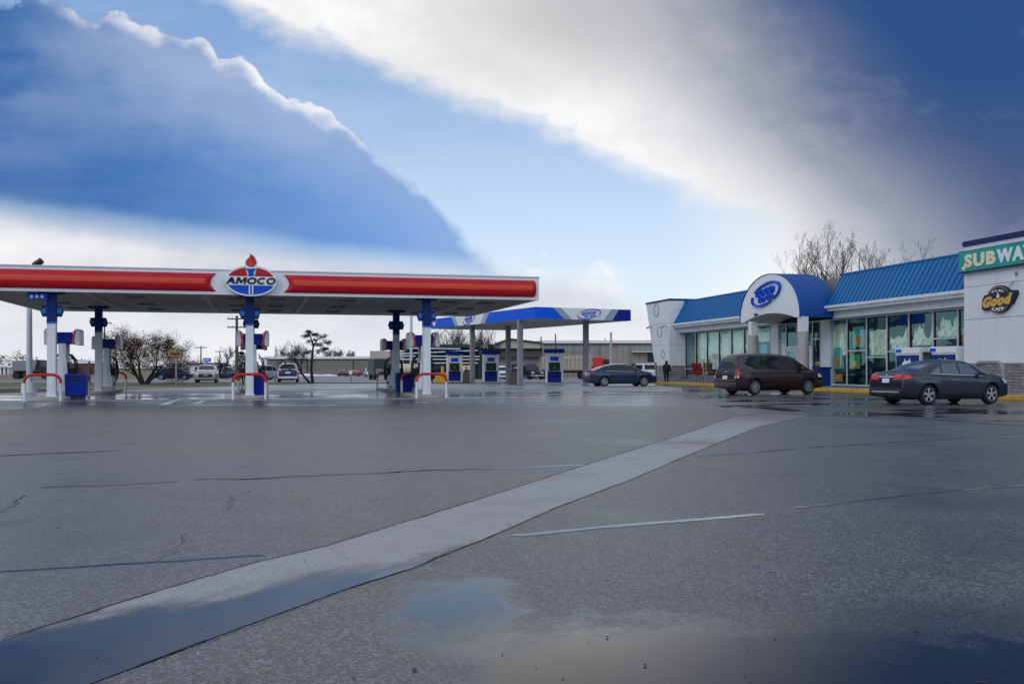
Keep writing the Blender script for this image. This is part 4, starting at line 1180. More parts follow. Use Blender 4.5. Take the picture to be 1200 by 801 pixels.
m.grid(lambda a, b: (AX0 + .06 + (2 * hw - .12) * a, YF - .2 + (YW - YF + .2) * b, ZA + .02 + .42 * max(0, math.sin(PI * a)) ** .8), 20, 1); m.build('porch_soffit', M['soffit'], ST)
for px in (882.5, 941.0):
    t_ = tpx(px, 1.05)
    m = MB(); m.b2(t_ - .22, t_ + .22, .83, 1.27, 3.22, ZA + .03); m.build('pillar_neck', M['white'], ST, .01)
    for k in range(5):
        pass
    m = MB()
    for k in range(5): m.cyl((t_, 1.05, FL + k * .618 + .006), (t_, 1.05, FL + (k + 1) * .618 - .006), .31, n=28)
    m.cyl((t_, 1.05, FL), (t_, 1.05, 3.2), .295, n=24)
    m.build('pillar', M['concrete'], ST, .01)
# piers beside the entrance
for a, b in ((903.5, 912), (962, 972.5)):
    t1, t0 = tpx(a, YW + .1), tpx(b, YW + .1)
    m = MB(); m.b2(t0, t1, YW - .25, YW + .12, FL, 3.98); m.build('pier', M['stucco'], ST, .01)
# glazing
wr = random.Random(8)
def window(pa, pb, rail=None, film=None, posters=(), sill=FL + .06, top=3.97, wide=.055):
    """one framed pane between two picture columns on the glazing line"""
    x1, x0 = tpx(pa, YW), tpx(pb, YW)
    f = MB()
    f.b2(x0, x0 + wide, YW - .05, YW + .05, sill, top); f.b2(x1 - wide, x1 - .004, YW - .05, YW + .05, sill, top)
    f.b2(x0 + wide, x1 - wide, YW - .045, YW + .045, sill, sill + .09); f.b2(x0 + wide, x1 - wide, YW - .045, YW + .045, top - .07, top)
    if rail: f.b2(x0 + wide, x1 - wide, YW - .045, YW + .045, rail - .035, rail + .035)
    f.b2(x1 - wide - .07, x1 - wide, YW - .04, YW + .03, sill + .09, top - .07, 1); f.b2(x0 + wide, x0 + wide + .03, YW - .04, YW + .03, sill + .09, top - .07, 1); f.b2(x0 + wide + .03, x1 - wide - .07, YW - .04, YW + .03, top - .13, top - .07, 1)
    wo = f.build('window', [M['mullion'], M['black']], ST)
    p = MB(); p.b2(x0 + wide, x1 - wide, YW - .008, YW, sill + .09, top - .07); p.build('pane', M['pane'], wo)
    xa, xb2 = x0 + wide + .03, x1 - wide - .03
    if film:
        zlo, zhi, jag = film
        q = MB(); n = 26; prev = None
        ztop = []; zbot = []
        ph = wr.uniform(0, 6)
        kn = [wr.random() ** 1.3 for _ in range(2 + int(jag[1] * 4) if jag[0] > .3 else 3)]
        for i in range(n + 1):
            s = i / n * (len(kn) - 1.001); k0 = int(s); f_ = s - k0
            kk = kn[k0] * (1 - f_) + kn[k0 + 1] * f_
            ztop.append(zhi - jag[0] * kk - wr.uniform(0, .08 if jag[0] else .03))
            zbot.append(zlo + wr.uniform(0, .05))
        ny = 10
        def fn(a, b):
            i = round(a * n); z = zbot[i] + (ztop[i] - zbot[i]) * b
            return (xa + (xb2 - xa) * a, YW - .14 + .05 * math.sin(i * 1.3 + b * 5 + ph) + .04 * math.sin(b * 11 + i * .7 + ph * 2) + wr.uniform(-.02, .02), z)
        q.grid(fn, n, ny, 0, False); q.build('window_film', M['film'], wo)
    for (u0, u1, z0, z1, mt) in posters:
        q = MB(); q.b2(xa + (xb2 - xa) * (1 - u1), xa + (xb2 - xa) * (1 - u0), YW - .05, YW - .04, z0, z1); po = q.build('poster', M[mt], wo)
        if mt in ('poster_teal', 'poster_green'):
            q = MB(); w_ = (xb2 - xa) * (u1 - u0); h_ = z1 - z0
            q.b2(xa + (xb2 - xa) * (1 - u1) + w_ * .12, xa + (xb2 - xa) * (1 - u0) - w_ * .12, YW - .039, YW - .035, z0 + h_ * .12, z0 + h_ * .55); q.build('food_picture', M['poster_food'], po)
    return wo
# near run, reading from the porch towards the camera
Pn = [973, 993.2, 1016.3, 1040.0, 1065.8, 1094.2, 1123.4, 1131.5]
window(Pn[0], Pn[1], None, (1.9, 3.8, (.25, 1.2)), [(.12, .62, 1.15, 2.35, 'poster_teal'), (.15, .7, .45, .85, 'poster_food')])
window(Pn[1], Pn[2], 2.15, None, [(.2, .85, 2.35, 3.45, 'poster_teal'), (.05, .62, 1.15, 1.95, 'poster_green')])
window(Pn[2], Pn[3], 1.78, (1.85, 3.3, (.15, 1.0)))
window(Pn[3], Pn[4], 2.05, (2.1, 3.45, (.9, 1.6)))
window(Pn[4], Pn[5], None, (2.3, 3.5, (1.0, 2.3)))
window(Pn[5], Pn[6], 2.6, (2.65, 3.7, (.85, 2.0)))
window(Pn[6], Pn[7], None, None, [(.3, .8, 2.2, 3.0, 'poster_food')])
# far run, papered over inside
Pf = [803.6, 815.6, 828.6, 842.6, 857.2, 872.0, 885.5, 903.5]
for i in range(7):
    fl = [None, (1.2, 3.9, (.0, 1)), (1.15, 3.92, (0, 1)), (1.2, 3.9, (.2, 1.3)), (1.1, 3.9, (.25, 1.2)), (1.2, 3.9, (.3, 1)), (2.9, 3.9, (.1, 1))][i]
    window(Pf[i], Pf[i + 1], 1.15 if i < 6 else None, fl, [] if i < 6 else [(.28, .72, .9, 2.75, 'poster_blue')])
# entrance: glazed screen, white door frame with two leaves
window(912, 921.8, 2.9, (1.0, 2.9, (.1, 1)))
window(921.8, 934, 2.5, None)
window(934, 944, 2.5, None)
window(944, 953, 2.5, None)
window(953, 962, 2.9, None, [(.1, .9, 1.35, 1.6, 'yellow')])
dx1, dx0 = tpx(920, YW + .1), tpx(951, YW + .1)
m = MB()
m.b2(dx0, dx1, YW + .052, YW + .14, 2.38, 2.52)
for f_ in (0, .5, 1): m.b2(dx0 + (dx1 - dx0) * f_ - .07, dx0 + (dx1 - dx0) * f_ + .07, YW + .052, YW + .14, FL, 2.38)
do = m.build('door_frame', M['white'], ST)
for f_ in (0.03, .53):
    a, b = dx0 + (dx1 - dx0) * f_ + .05, dx0 + (dx1 - dx0) * (f_ + .44) - .03
    m = MB(); m.b2(a, a + .10, YW + .06, YW + .11, FL + .02, 2.36); m.b2(b - .10, b, YW + .06, YW + .11, FL + .02, 2.36); m.b2(a + .1, b - .1, YW + .06, YW + .11, 2.24, 2.36); m.b2(a + .1, b - .1, YW + .06, YW + .11, FL + .02, .42)
    d_ = m.build('door', M['white'], ST)
    m = MB(); m.b2(a + .1, b - .1, YW + .08, YW + .088, .42, 2.24); m.build('pane', M['pane'], d_)
    m = MB(); m.tube([(b - .05, YW + .11, .9), (b - .05, YW + .17, .95), (b - .05, YW + .17, 1.35), (b - .05, YW + .11, 1.4)], .015, 8); m.build('handle', M['galv'], d_)
# porch camera bracket
t_ = tpx(887, YF); m = MB(); m.b2(t_ - .12, t_ + .12, YF, YF + .16, 4.43, 4.50); m.tube([(t_, YF + .08, 4.44), (t_, YF + .14, 4.34)], .05, 8); m.build('security_camera', M['dark'], ST)

# --- signs fixed to the shop
LEFT = Matrix.Rotation(R(180), 4, 'Z')               # sign-local x to the reader's right, y into the wall
def shop_sign_mtx(x, y, z): return SMX @ Matrix.Translation((x, y, z)) @ LEFT
sw = thing('sandwich_shop_sign', 'long teal sign board with cream and white arrowed lettering above the stone base wall', 'sign')
sw.matrix_world = shop_sign_mtx(-2.35, .02, 5.81)
m = MB(); m.b2(-2.42, 2.62, -.20, 0, -.43, .43); m.build('sign_board', M['teal_board'], sw, .01)
m = MB(); m.b2(-2.45, 2.65, -.195, -.003, -.47, -.432); m.b2(-2.45, 2.65, -.195, -.003, .432, .46); m.build('board_edge', M['navy'], sw)
x_l = -tpx(1136, 0) - 2.35; x_m = -tpx(1172.6, 0) - 2.35; 
wsub = x_m - x_l
m = MB(); text_into(m, 'SUB', (x_l + wsub / 2, -.201, 0), (1, 0, 0), (0, 0, 1), wsub, .58, .03, offset=.05, space=1.18)
m.prism([(x_l - .20, -.231, -.29), (x_l + .02, -.231, -.12), (x_l + .02, -.231, -.20), (x_l + .30, -.231, -.20), (x_l + .30, -.231, -.29), (x_l + .05, -.231, -.29), (x_l + .02, -.231, -.40)][::-1], (0, .03, 0))
m.build('cream_lettering', M['letter_cream'], sw)
m = MB(); text_into(m, 'WAY', (x_m + .05 + wsub * .56, -.201, 0), (1, 0, 0), (0, 0, 1), wsub * 1.10, .58, .03, offset=.05, space=1.18); m.build('white_lettering', M['letter_white'], sw)
cs = thing('cafe_sign', 'round dark blue café sign with golden script on the white wall under the teal board', 'sign')
tc_ = tpx(1173.3, 0); Yc = SL(tc_, 0).y; zc = CAMH + (HZ - 350.3) / F * Yc
cs.matrix_world = shop_sign_mtx(tc_, .0, zc)
m = MB(); m.prism([(x, -.14, z) for x, z in ell(0, 0, .74, .57, 48)], (0, .139, 0))
blob = [(-1.02, -.34), (-.98, .02), (-.86, .20), (-.5, .26), (.45, .26), (.80, .32), (1.03, .30), (1.08, .16), (.96, .0), (.80, -.24), (.3, -.33), (-.5, -.36), (-.86, -.44)]
m.prism([(x, -.155, z + .0) for x, z in blob], (0, .15, 0)); m.build('sign_board', M['ink'], cs, .01)
m = MB(); 
ring = ell(0, 0, .68, .52, 48); ring2 = ell(0, 0, .655, .50, 48)
m.add([(x, -.146, z) for x, z in ring] + [(x, -.146, z) for x, z in ring2], [(i, (i + 1) % 48, 48 + (i + 1) % 48, 48 + i) for i in range(48)]); m.build('gold_ring', M['gold'], cs)
m = MB(); text_into(m, 'Good', (-.02, -.156, -.06), (1, 0, .06), (0, 0, 1), 1.78, .46, .03, shear=.3, offset=.07); m.build('script_lettering', M['gold'], cs)
m = MB(); text_into(m, 'CAFE', (.0, -.147, -.41), (1, 0, 0), (0, 0, 1), .72, .13, .02, offset=.03, bend=lambda a: a * a * .18)
text_into(m, "IT'S ALL", (0, -.147, .35), (1, 0, 0), (0, 0, 1), .72, .10, .02, offset=.02, bend=lambda a: -a * a * .3); m.build('white_lettering', M['letter_white'], cs)
m = MB(); m.prism([(0, -.158, .30), (-.07, -.158, .17), (-.10, -.158, .10), (-.05, -.158, .04), (.05, -.158, .04), (.10, -.158, .10), (.06, -.158, .17)], (0, .012, 0)); m.build('drop_mark', M['letter_cream'], cs)
tg_ = tpx(898.6, YF); Yg = SL(tg_, YF).y; zg_ = CAMH + (HZ - 344.4) / F * Yg
swoosh_sign('tilted blue oval sign with raised lettering on the white arched porch', shop_sign_mtx(tg_, YF + .002, zg_), 3.5, 1.25, .16, 'raised_oval_sign', None, M['can_blue'], M['blue_mid'])
for px, py, nm, lab in ((1191.5, 320.5, 'wall_vent', 'small round vent high on the white block under the teal board'), (1188, 329, 'wall_camera', 'little white security camera above the round café sign')):
    t_ = tpx(px, 0); Y = SL(t_, 0).y; z = CAMH + (HZ - py) / F * Y
    o = thing(nm, lab, 'vent' if 'vent' in nm else 'camera'); o.matrix_world = shop_sign_mtx(t_, .002, z)
    m = MB()
    if 'vent' in nm: m.lathe([(0, -.03), (.06, -.04), (.09, -.03), (.09, 0)], (0, 0, 0), 'y', 20); m.build('grille', M['steel'], o)
    else:
        m.tube([(0, 0, 0), (0, -.14, .02)], .025, 8); m.build('bracket', M['white'], o)
        m = MB(); m.box((-.04, -.2, .0), (.22, .14, .11)); m.build('camera_body', M['white'], o, .02)

# --- things standing on the walk
def shop_thing(name, label, cat, px, yo, group=None, rz=0.0):
    return thing(name, label, cat, SL(tpx(px, yo), yo, FL), US + PI + rz, group)    # local x to the reader's right, -y to the lot
def ice_box(px, label):
    t = shop_thing('ice_freezer', label, 'freezer', px, -.35, 'ice freezers along the shop front')
    m = MB(); m.b2(-.98, .98, -.42, .42, .05, 2.02); m.build('body', M['white_clean'], t, .02)
    m = MB(); m.b2(-.90, .90, -.45, -.42, .12, 1.66); m.build('door', M['blue_col'], t, .01)
    m = MB(); m.b2(-.97, .97, -.46, -.421, 1.74, 2.0); m.build('header_board', M['white_clean'], t)
    m = MB(); m.b2(-.9, -.45, -.466, -.461, 1.79, 1.95); m.build('blue_patch', M['can_blue'], t)
    m = MB(); m.prism([(x, -.455, z) for x, z in [(-.52, .9), (-.42, 1.25), (-.26, 1.38), (-.18, 1.52), (-.12, 1.38), (0, 1.40), (.12, 1.38), (.2, 1.54), (.26, 1.36), (.44, 1.22), (.54, .9)]], (0, .004, 0)); m.build('ice_picture', M['letter_white'], t)
    m = MB(); m.b2(-.9, .9, -.4, .4, 0, .05); m.build('foot', M['dark'], t)
    return t
i1 = ice_box(1073, 'white ice freezer with blue doors, second from the stone wall, behind the grey saloon')
o = dup(i1, SL(tpx(1114.5, -.35), -.35, FL), US + PI, 'white ice freezer with blue doors right beside the stone block')
db = shop_thing('dark_bin', 'dark grey litter bin standing between the two ice freezers', 'bin', 1093, -.2)
m = MB(); m.box((0, 0, .85), (.62, .6, 1.7)); m.build('body', M['dark'], db, .03)
m = MB(); m.box((0, 0, 1.74), (.66, .64, .12)); m.build('lid', M['black'], db, .02)
bb = shop_thing('blue_bin', 'tall blue bin on the walk between the van and the shop window', 'bin', 963, .5)
m = MB(); m.box((0, 0, .55), (.74, .7, .98)); m.build('body', M['blue_col'], bb, .04)
m = MB(); m.box((0, 0, 1.06), (.84, .76, .10)); m.build('lid', M['blue_col'], bb, .03)
m = MB(); m.box((0, -.36, .86), (.46, .02, .14)); m.build('slot', M['black'], bb)
# bent pipe guard
pg = thing('pipe_guard', 'bent grey pipe guard rail in front of the stone base', 'guard rail', SL(0, 0, 0), US)
xa_, xb3 = tpx(1142.5, 1.2), tpx(1175.5, 1.2)
def arch_pipe(xa, xb, y, H, r):
    pts = [(xa, y, FL), (xa, y, H - .35)]
    for i in range(8): a = PI - PI / 2 * (i + 1) / 8; pts.append((xa + (xb - xa) / abs(xb - xa) * (.35 + .35 * math.cos(a)), y, H - .35 + .35 * math.sin(a)))
    for i in range(8): a = PI / 2 - PI / 2 * (i) / 8; pts.append((xb - (xb - xa) / abs(xb - xa) * (.35 - .35 * math.cos(a)), y, H - .35 + .35 * math.sin(a)))
    pts += [(xb, y, H - .35), (xb, y, FL)]
    return pts
m = MB(); m.tube(arch_pipe(xa_, xb3, 1.2, 1.42, .085), .085, 14); m.build('pipe', M['steel'], pg)
m = MB()
for x in (xa_, xb3): m.cyl((x, 1.2, FL), (x, 1.2, FL + .03), .16)
m.build('foot_plate', M['steel'], pg)
pb = thing('grey_post', 'slim dark post at the kerb beside the walking person', 'post', SL(tpx(768.5, 1.4), 1.4, 0), US)
m = MB(); m.cyl((0, 0, 0), (0, 0, 1.65), .07); m.build('post', M['steel'], pb)
m = MB(); m.cyl((0, 0, 0), (0, 0, .16), .11); m.build('foot', M['steel'], pb)
# firewood: two pallets, wrapped bundles stacked on them
def pallet(px, label):
    t = shop_thing('pallet', label, 'pallet', px, .15, 'grey pallets under the firewood')
    m = MB(); m.b2(-.62, .62, -.5, .5, .46, .54); m.build('deck', M['pallet'], t, .01)
    for k in (-.5, 0, .5):
        m = MB(); m.b2(k - .10, k + .10, -.48, .48, 0, .46); m.build('runner', M['pallet'], t)
    return t
pl = pallet(816.5, 'grey pallet stand under the red netted firewood')
dup(pl, SL(tpx(829.8, .15), .15, FL), US + PI, 'grey pallet stand under the pale firewood bundles')
def bundle(mt_end, mt_side, name, sd):
    q = random.Random(sd)
    t = thing(name, '', 'firewood', (0, 0, 0), US + PI)
    m = MB()
    for k in range(7):
        a = 2 * PI * k / 6; rr = 0 if k == 6 else .105
        x, z = rr * math.cos(a) + q.uniform(-.01, .01), .17 + rr * math.sin(a)
        r = q.uniform(.048, .060); n = q.choice((4, 5, 6, 7)); a0 = q.random() * 6
        ring = [(x + r * math.cos(a0 + 2 * PI * i / n), q.uniform(-.215, -.2), z + r * math.sin(a0 + 2 * PI * i / n)) for i in range(n)]
        o0 = len(m.v)
        m.add(ring + [(p[0], .21, p[2]) for p in ring], [tuple(range(n))], 0)
        for i in range(n):
            j = (i + 1) % n; m.f.append([o0 + i, o0 + n + i, o0 + n + j, o0 + j]); m.m.append(1); m.sm.append(False)
    m.build('split_log', [mt_end, mt_side], t)
    m = MB(); m.tube([(0, -.12, .17), (0, .12, .17)], .163, 12, cap=False); m.build('wrap', mt_side, t)
    return t
br = bundle(M['net_red'], M['net_red'], 'firewood_bundle', 2); bw = bundle(M['wood'], M['wood_bark'], 'firewood_bundle', 4)
ab = random.Random(4)
for proto_, pxc, lab, grp in ((br, 816.5, 'firewood bundle in red net on the pallet by the far end block', 'red netted firewood bundles'), (bw, 829.8, 'pale split firewood bundle stacked on the pallet behind the van', 'pale firewood bundles')):
    tcx = tpx(pxc, .15); firstb = True
    for row, nn in enumerate((4, 3, 3)):
        for i in range(nn):
            u = (i - (nn - 1) / 2) * .31 + ab.uniform(-.03, .03)
            loc = SL(tcx - u, .15 + ab.uniform(-.08, .15), FL + .54 + row * .275)
            rz = US + PI + ab.uniform(-.15, .15)
            if firstb:
                proto_.location = loc; proto_.rotation_euler = (0, 0, rz); proto_['label'] = lab; proto_['group'] = grp; firstb = False
            else: dup(proto_, loc, rz, lab, grp)
# ------------------------------------------------------------------ vehicles
def pchip(pts):
    xs = [p[0] for p in pts]; ys = [p[1] for p in pts]; n = len(xs)
    h = [xs[i + 1] - xs[i] for i in range(n - 1)]; d = [(ys[i + 1] - ys[i]) / h[i] for i in range(n - 1)]
    m = [d[0]] + [0 if d[i - 1] * d[i] <= 0 else 2 * d[i - 1] * d[i] / (d[i - 1] + d[i]) for i in range(1, n - 1)] + [d[-1]]
    def f(x):
        x = min(max(x, xs[0]), xs[-1])
        i = 0
        while i < n - 2 and x > xs[i + 1]: i += 1
        t = (x - xs[i]) / h[i]; t2 = t * t; t3 = t2 * t
        return ys[i] * (2 * t3 - 3 * t2 + 1) + m[i] * h[i] * (t3 - 2 * t2 + t) + ys[i + 1] * (-2 * t3 + 3 * t2) + m[i + 1] * h[i] * (t3 - t2)
    return f

WHEELS = {}
def wheel_data(rad, width, style):
    key = (rad, width, style)
    if key in WHEELS: return WHEELS[key]
    t = MB(); r = rad; w = width / 2
    t.lathe([(r * .66, -w), (r * .90, -w), (r * .975, -w * .8), (r, -w * .5), (r, w * .5), (r * .975, w * .8), (r * .90, w), (r * .66, w)], (0, 0, 0), 'y', 32)
    to = t.build('tyre', M['rubber']); tyre = to.data; bpy.data.objects.remove(to)
    m = MB(); rr = r * .67
    m.lathe([(rr, w * .8), (rr, w), (rr * .93, w), (rr * .90, w * .55)], (0, 0, 0), 'y', 32, 0)
    m.lathe([(rr * .92, w * .35), (0.01, w * .35)], (0, 0, 0), 'y', 24, 1)
    ns = {'five': 5, 'six': 6, 'cap': 9, 'steel': 8}[style]
    for k in range(ns):
        a = 2 * PI * k / ns + .3
        def P(rad_, off, yy): return (rad_ * math.cos(a + off), yy, rad_ * math.sin(a + off))
        o1 = .30 if ns < 7 else .17; o2 = .20 if ns < 7 else .13
        m.add([P(.2 * rr, -o1 * 1.6, w * .92), P(.2 * rr, o1 * 1.6, w * .92), P(.94 * rr, o2, w * .9), P(.94 * rr, -o2, w * .9),
               P(.2 * rr, -o1 * 1.6, w * .4), P(.2 * rr, o1 * 1.6, w * .4), P(.94 * rr, o2, w * .4), P(.94 * rr, -o2, w * .4)],
              [(0, 1, 2, 3), (0, 3, 7, 4), (1, 5, 6, 2), (2, 6, 7, 3)], 0)
    m.lathe([(0.01, w * .98), (.2 * rr, w * .96), (.26 * rr, w * .7)], (0, 0, 0), 'y', 16, 0)
    ro = m.build('rim', [M['rim_dark'] if style == 'steel' else M['rim'], M['black']]); rim = ro.data; bpy.data.objects.remove(ro)
    WHEELS[key] = (tyre, rim); return WHEELS[key]

def make_car(name, label, S, loc, rz, paint, group=None, cat='car'):
    t = thing(name, label, cat, loc, rz, group)
    top = pchip(S['top']); beltc = pchip(S['belt']); xr, xf = S['top'][0][0], S['top'][-1][0]
    W_ = S['w']; rad = S['r']; ax = S['axles']; xm = (xr + xf) / 2; hl = (xf - xr) / 2
    arch_r = rad + S.get('gap', .055)
    def belt(x): return min(top(x), beltc(x))
    def halfw(x):
        u = abs(x - xm) / hl
        k = S.get('rear_taper', .10) if x < xm else S.get('front_taper', .17)
        return W_ * (1 - k * u ** 5 - .045 * u ** 2)
    def bottom(x):
        z = S['sill'] + (S.get('end_rise', .08)) * max(0, abs(x - xm) / hl - .72) / .28
        for a in ax:
            d = arch_r ** 2 - (x - a) ** 2
            if d > 0: z = max(z, rad + math.sqrt(d) * 1.0)
        return z
    xs_ = set()
    n = 44
    for i in range(n + 1): xs_.add(round(xr + (xf - xr) * i / n, 4))
    for e, s in ((xr, 1), (xf, -1)):
        for q in (.004, .012, .022, .034, .05, .075): xs_.add(round(e + s * q, 4))
    for a in ax:
        for i in range(19): xs_.add(round(a + arch_r * math.cos(PI * i / 18), 4))
        xs_.add(round(a + arch_r + .003, 4)); xs_.add(round(a - arch_r - .003, 4))
    xs_ = sorted(x for x in xs_ if xr <= x <= xf)
    tt = S.get('tumble', .36); fl = S.get('flare', .018)
    def section(x):
        zb = bottom(x); zt = top(x); zl = max(belt(x), zb + .02); zt = max(zt, zl)
        w = halfw(x); out = []
        fls = 0.0
        for a in ax:
            d = abs(x - a)
            if d < arch_r * 1.35: fls = max(fls, fl * min(1, (arch_r * 1.35 - d) / (.35 * arch_r)))
        K = 9
        for k in range(K + 1):
            z = zb + (zl - zb) * k / K
            b = w - .055 * ((z - S['zmax']) / .42) ** 2 + (fls if z < S['zmax'] + .12 else 0)
            e = zl - z
            if e < .10: b -= .045 * (1 - e / .10) ** 2
            if z - S['sill'] < .12: b -= .03 * (1 - (z - S['sill']) / .12)
            out.append((b, z))
        wb = out[-1][0]
        C = 7; cr = S.get('crown', .045)
        hh = zt - zl; rnd_ = min(.07, hh * .4)
        wt = wb
        for k in range(1, C + 1):
            z = zl + (hh - rnd_) * k / C
            wt = wb - .012 * min(1, hh * 8) - (z - zl) * tt
            out.append((wt, z))
        for k in range(1, 4):
            a = PI / 2 * k / 3
            out.append((wt - (.09 if hh > .1 else .03) * math.sin(a) * (1), (zt - rnd_) + rnd_ * (1 - math.cos(a)) if False else (zt - rnd_) + rnd_ * math.sin(a)))
        we = out[-1][0]
        for f_ in (.82, .6, .3, 0):
            out.append((we * f_, zt + cr * (1 - f_ * f_) * min(1.0, .35 + hh * 2)))
        return out
    vs = []; fs = []; nn = None
    for x in xs_:
        s = section(x)
        row = [(x, y, z) for y, z in s] + [(x, -y, z) for y, z in s[-2::-1]]
        nn = len(row); vs += row
    body = MB(); m_ = len(xs_)
    for i in range(m_ - 1):
        for k in range(nn - 1):
            a = i * nn + k; fs.append((a, a + 1, a + nn + 1, a + nn))
    body.add(vs, [f[::-1] for f in fs], 0, True)
    under = [(i * nn, (i + 1) * nn, (i + 1) * nn + nn - 1, i * nn + nn - 1) for i in range(m_ - 1)]
    o0 = 0
    for f in under: body.f.append(list(f)); body.m.append(1); body.sm.append(False)
    body.f.append(list(range(nn))); body.m.append(0); body.sm.append(False)
    body.f.append([(m_ - 1) * nn + k for k in range(nn)][::-1]); body.m.append(0); body.sm.append(False)
    bo = body.build('body', [paint, M['black']], t, angle=32)
    bvh = BVHTree.FromPolygons([tuple(v) for v in body.v], [tuple(f) for f in body.f])
    def hit(o, d):
        h = bvh.ray_cast(Vector(o), Vector(d))
        if h[0] is None: h = bvh.find_nearest(Vector(o))
        n_ = h[1]
        if n_.dot(Vector(d)) > 0: n_ = -n_
        return h[0], n_
    def skin(quad, axis, off=.006, nu=8, nv=5, thick=True):
        """panel draped on the bodywork; quad corners in the plane looked at along axis"""
        mb_ = MB()
        def P(a, b):
            p = [quad[0][i] * (1 - a) * (1 - b) + quad[1][i] * a * (1 - b) + quad[2][i] * a * b + quad[3][i] * (1 - a) * b for i in (0, 1)]
            if axis[0] == 'y':
                s = 1 if axis[1] == '+' else -1; h, n_ = hit((p[0], s * 3, p[1]), (0, -s, 0))
            elif axis[0] == 'x':
                s = 1 if axis[1] == '+' else -1; h, n_ = hit((s * 6, p[0], p[1]), (-s, 0, 0))
            else: h, n_ = hit((p[0], p[1], 5), (0, 0, -1))
            return h + n_ * off
        mb_.grid(P, nu, nv)
        return mb_
    def part(nm, quads, axis, m, off=.006, parent=t, nu=8, nv=5):
        mb_ = MB()
        for q in quads:
            r_ = skin(q, axis, off, nu, nv); mb_.add(r_.v, r_.f, 0, True)
        return mb_.build(nm, m, parent)
    for s in ('+', '-'):
        for q in S['side_glass']: part('side_window', [q], 'y' + s, S.get('glass', M['glass_dark']), .006)
        for q in S.get('side_trim', []): part('chrome_trim', [q], 'y' + s, M['chrome'], .012, nu=14, nv=1)
        for q in S.get('lower_trim', []): part('sill_trim', [q], 'y' + s, M['black'], .010, nu=14, nv=1)
        for q in S.get('door_lines', []): part('door_gap', [q], 'y' + s, M['black'], .003, nu=1, nv=8)
        for q in S.get('handles', []): part('door_handle', [q], 'y' + s, S.get('handle_mat', paint), .022, nu=4, nv=2)
    part('windscreen', [S['windscreen']], 'x+', S.get('glass_front', M['glass_dark']), .006, nu=10, nv=6)
    part('rear_window', [S['rear_glass']], 'x-', S.get('glass_rear', M['glass_dark']), .006, nu=10, nv=6)
    for q in S['tails']:
        for s in (1, -1):
            mb_ = skin([(p[0] * s, p[1]) for p in q[0]], 'x-', .014, 5, 4); o_ = mb_.build('tail_light', M[q[2]], t)
            if q[1]:
                for qq in q[1]:
                    m2 = skin(qq, 'y' + ('+' if s > 0 else '-'), .014, 5, 4); m2.build('lens_wrap', M[q[2]], o_)
    for q in S['heads']:
        for s in (1, -1):
            mb_ = skin([(p[0] * s, p[1]) for p in q], 'x+', .012, 5, 4); mb_.build('headlight', M['tail_white'], t)
            if S.get('head_side'):
                m2 = skin(S['head_side'], 'y' + ('+' if s > 0 else '-'), .012, 5, 4); m2.build('headlight_wrap', M['tail_white'], t)
    for nm, q, ax_, mt in S.get('extras', []): part(nm, [q], ax_, M[mt] if isinstance(mt, str) else mt, .014)
    for s in (1, -1):                                     # door mirrors
        x, z = S['mirror']; p, _ = hit((x, s * 3, z), (0, -s, 0))
        m = MB(); m.ball((x, p.y + s * .12, z + .03), 1, 12, 0, (.07, .115, .075)); m.tube([(x, p.y - s * .02, z - .02), (x, p.y + s * .08, z + .01)], .025, 6); m.build('door_mirror', paint, t)
    ty, ri = wheel_data(rad, S.get('tw', .21), S.get('style', 'five'))
    for a in ax:
        for s in (1, -1):
            wt = thing('wheel', None, None, (a, s * (W_ - S.get('tw', .21) / 2 - .035), rad), 0 if s > 0 else PI); wt.parent = t
            for nm, dt in (('tyre', ty), ('rim', ri)):
                o_ = bpy.data.objects.new(nm, dt); COL.objects.link(o_); o_.parent = wt
    m = MB(); m.b2(xr + .5, xf - .5, -W_ * .55, W_ * .55, .17, .30); m.build('underbody', M['black'], t)
    return t

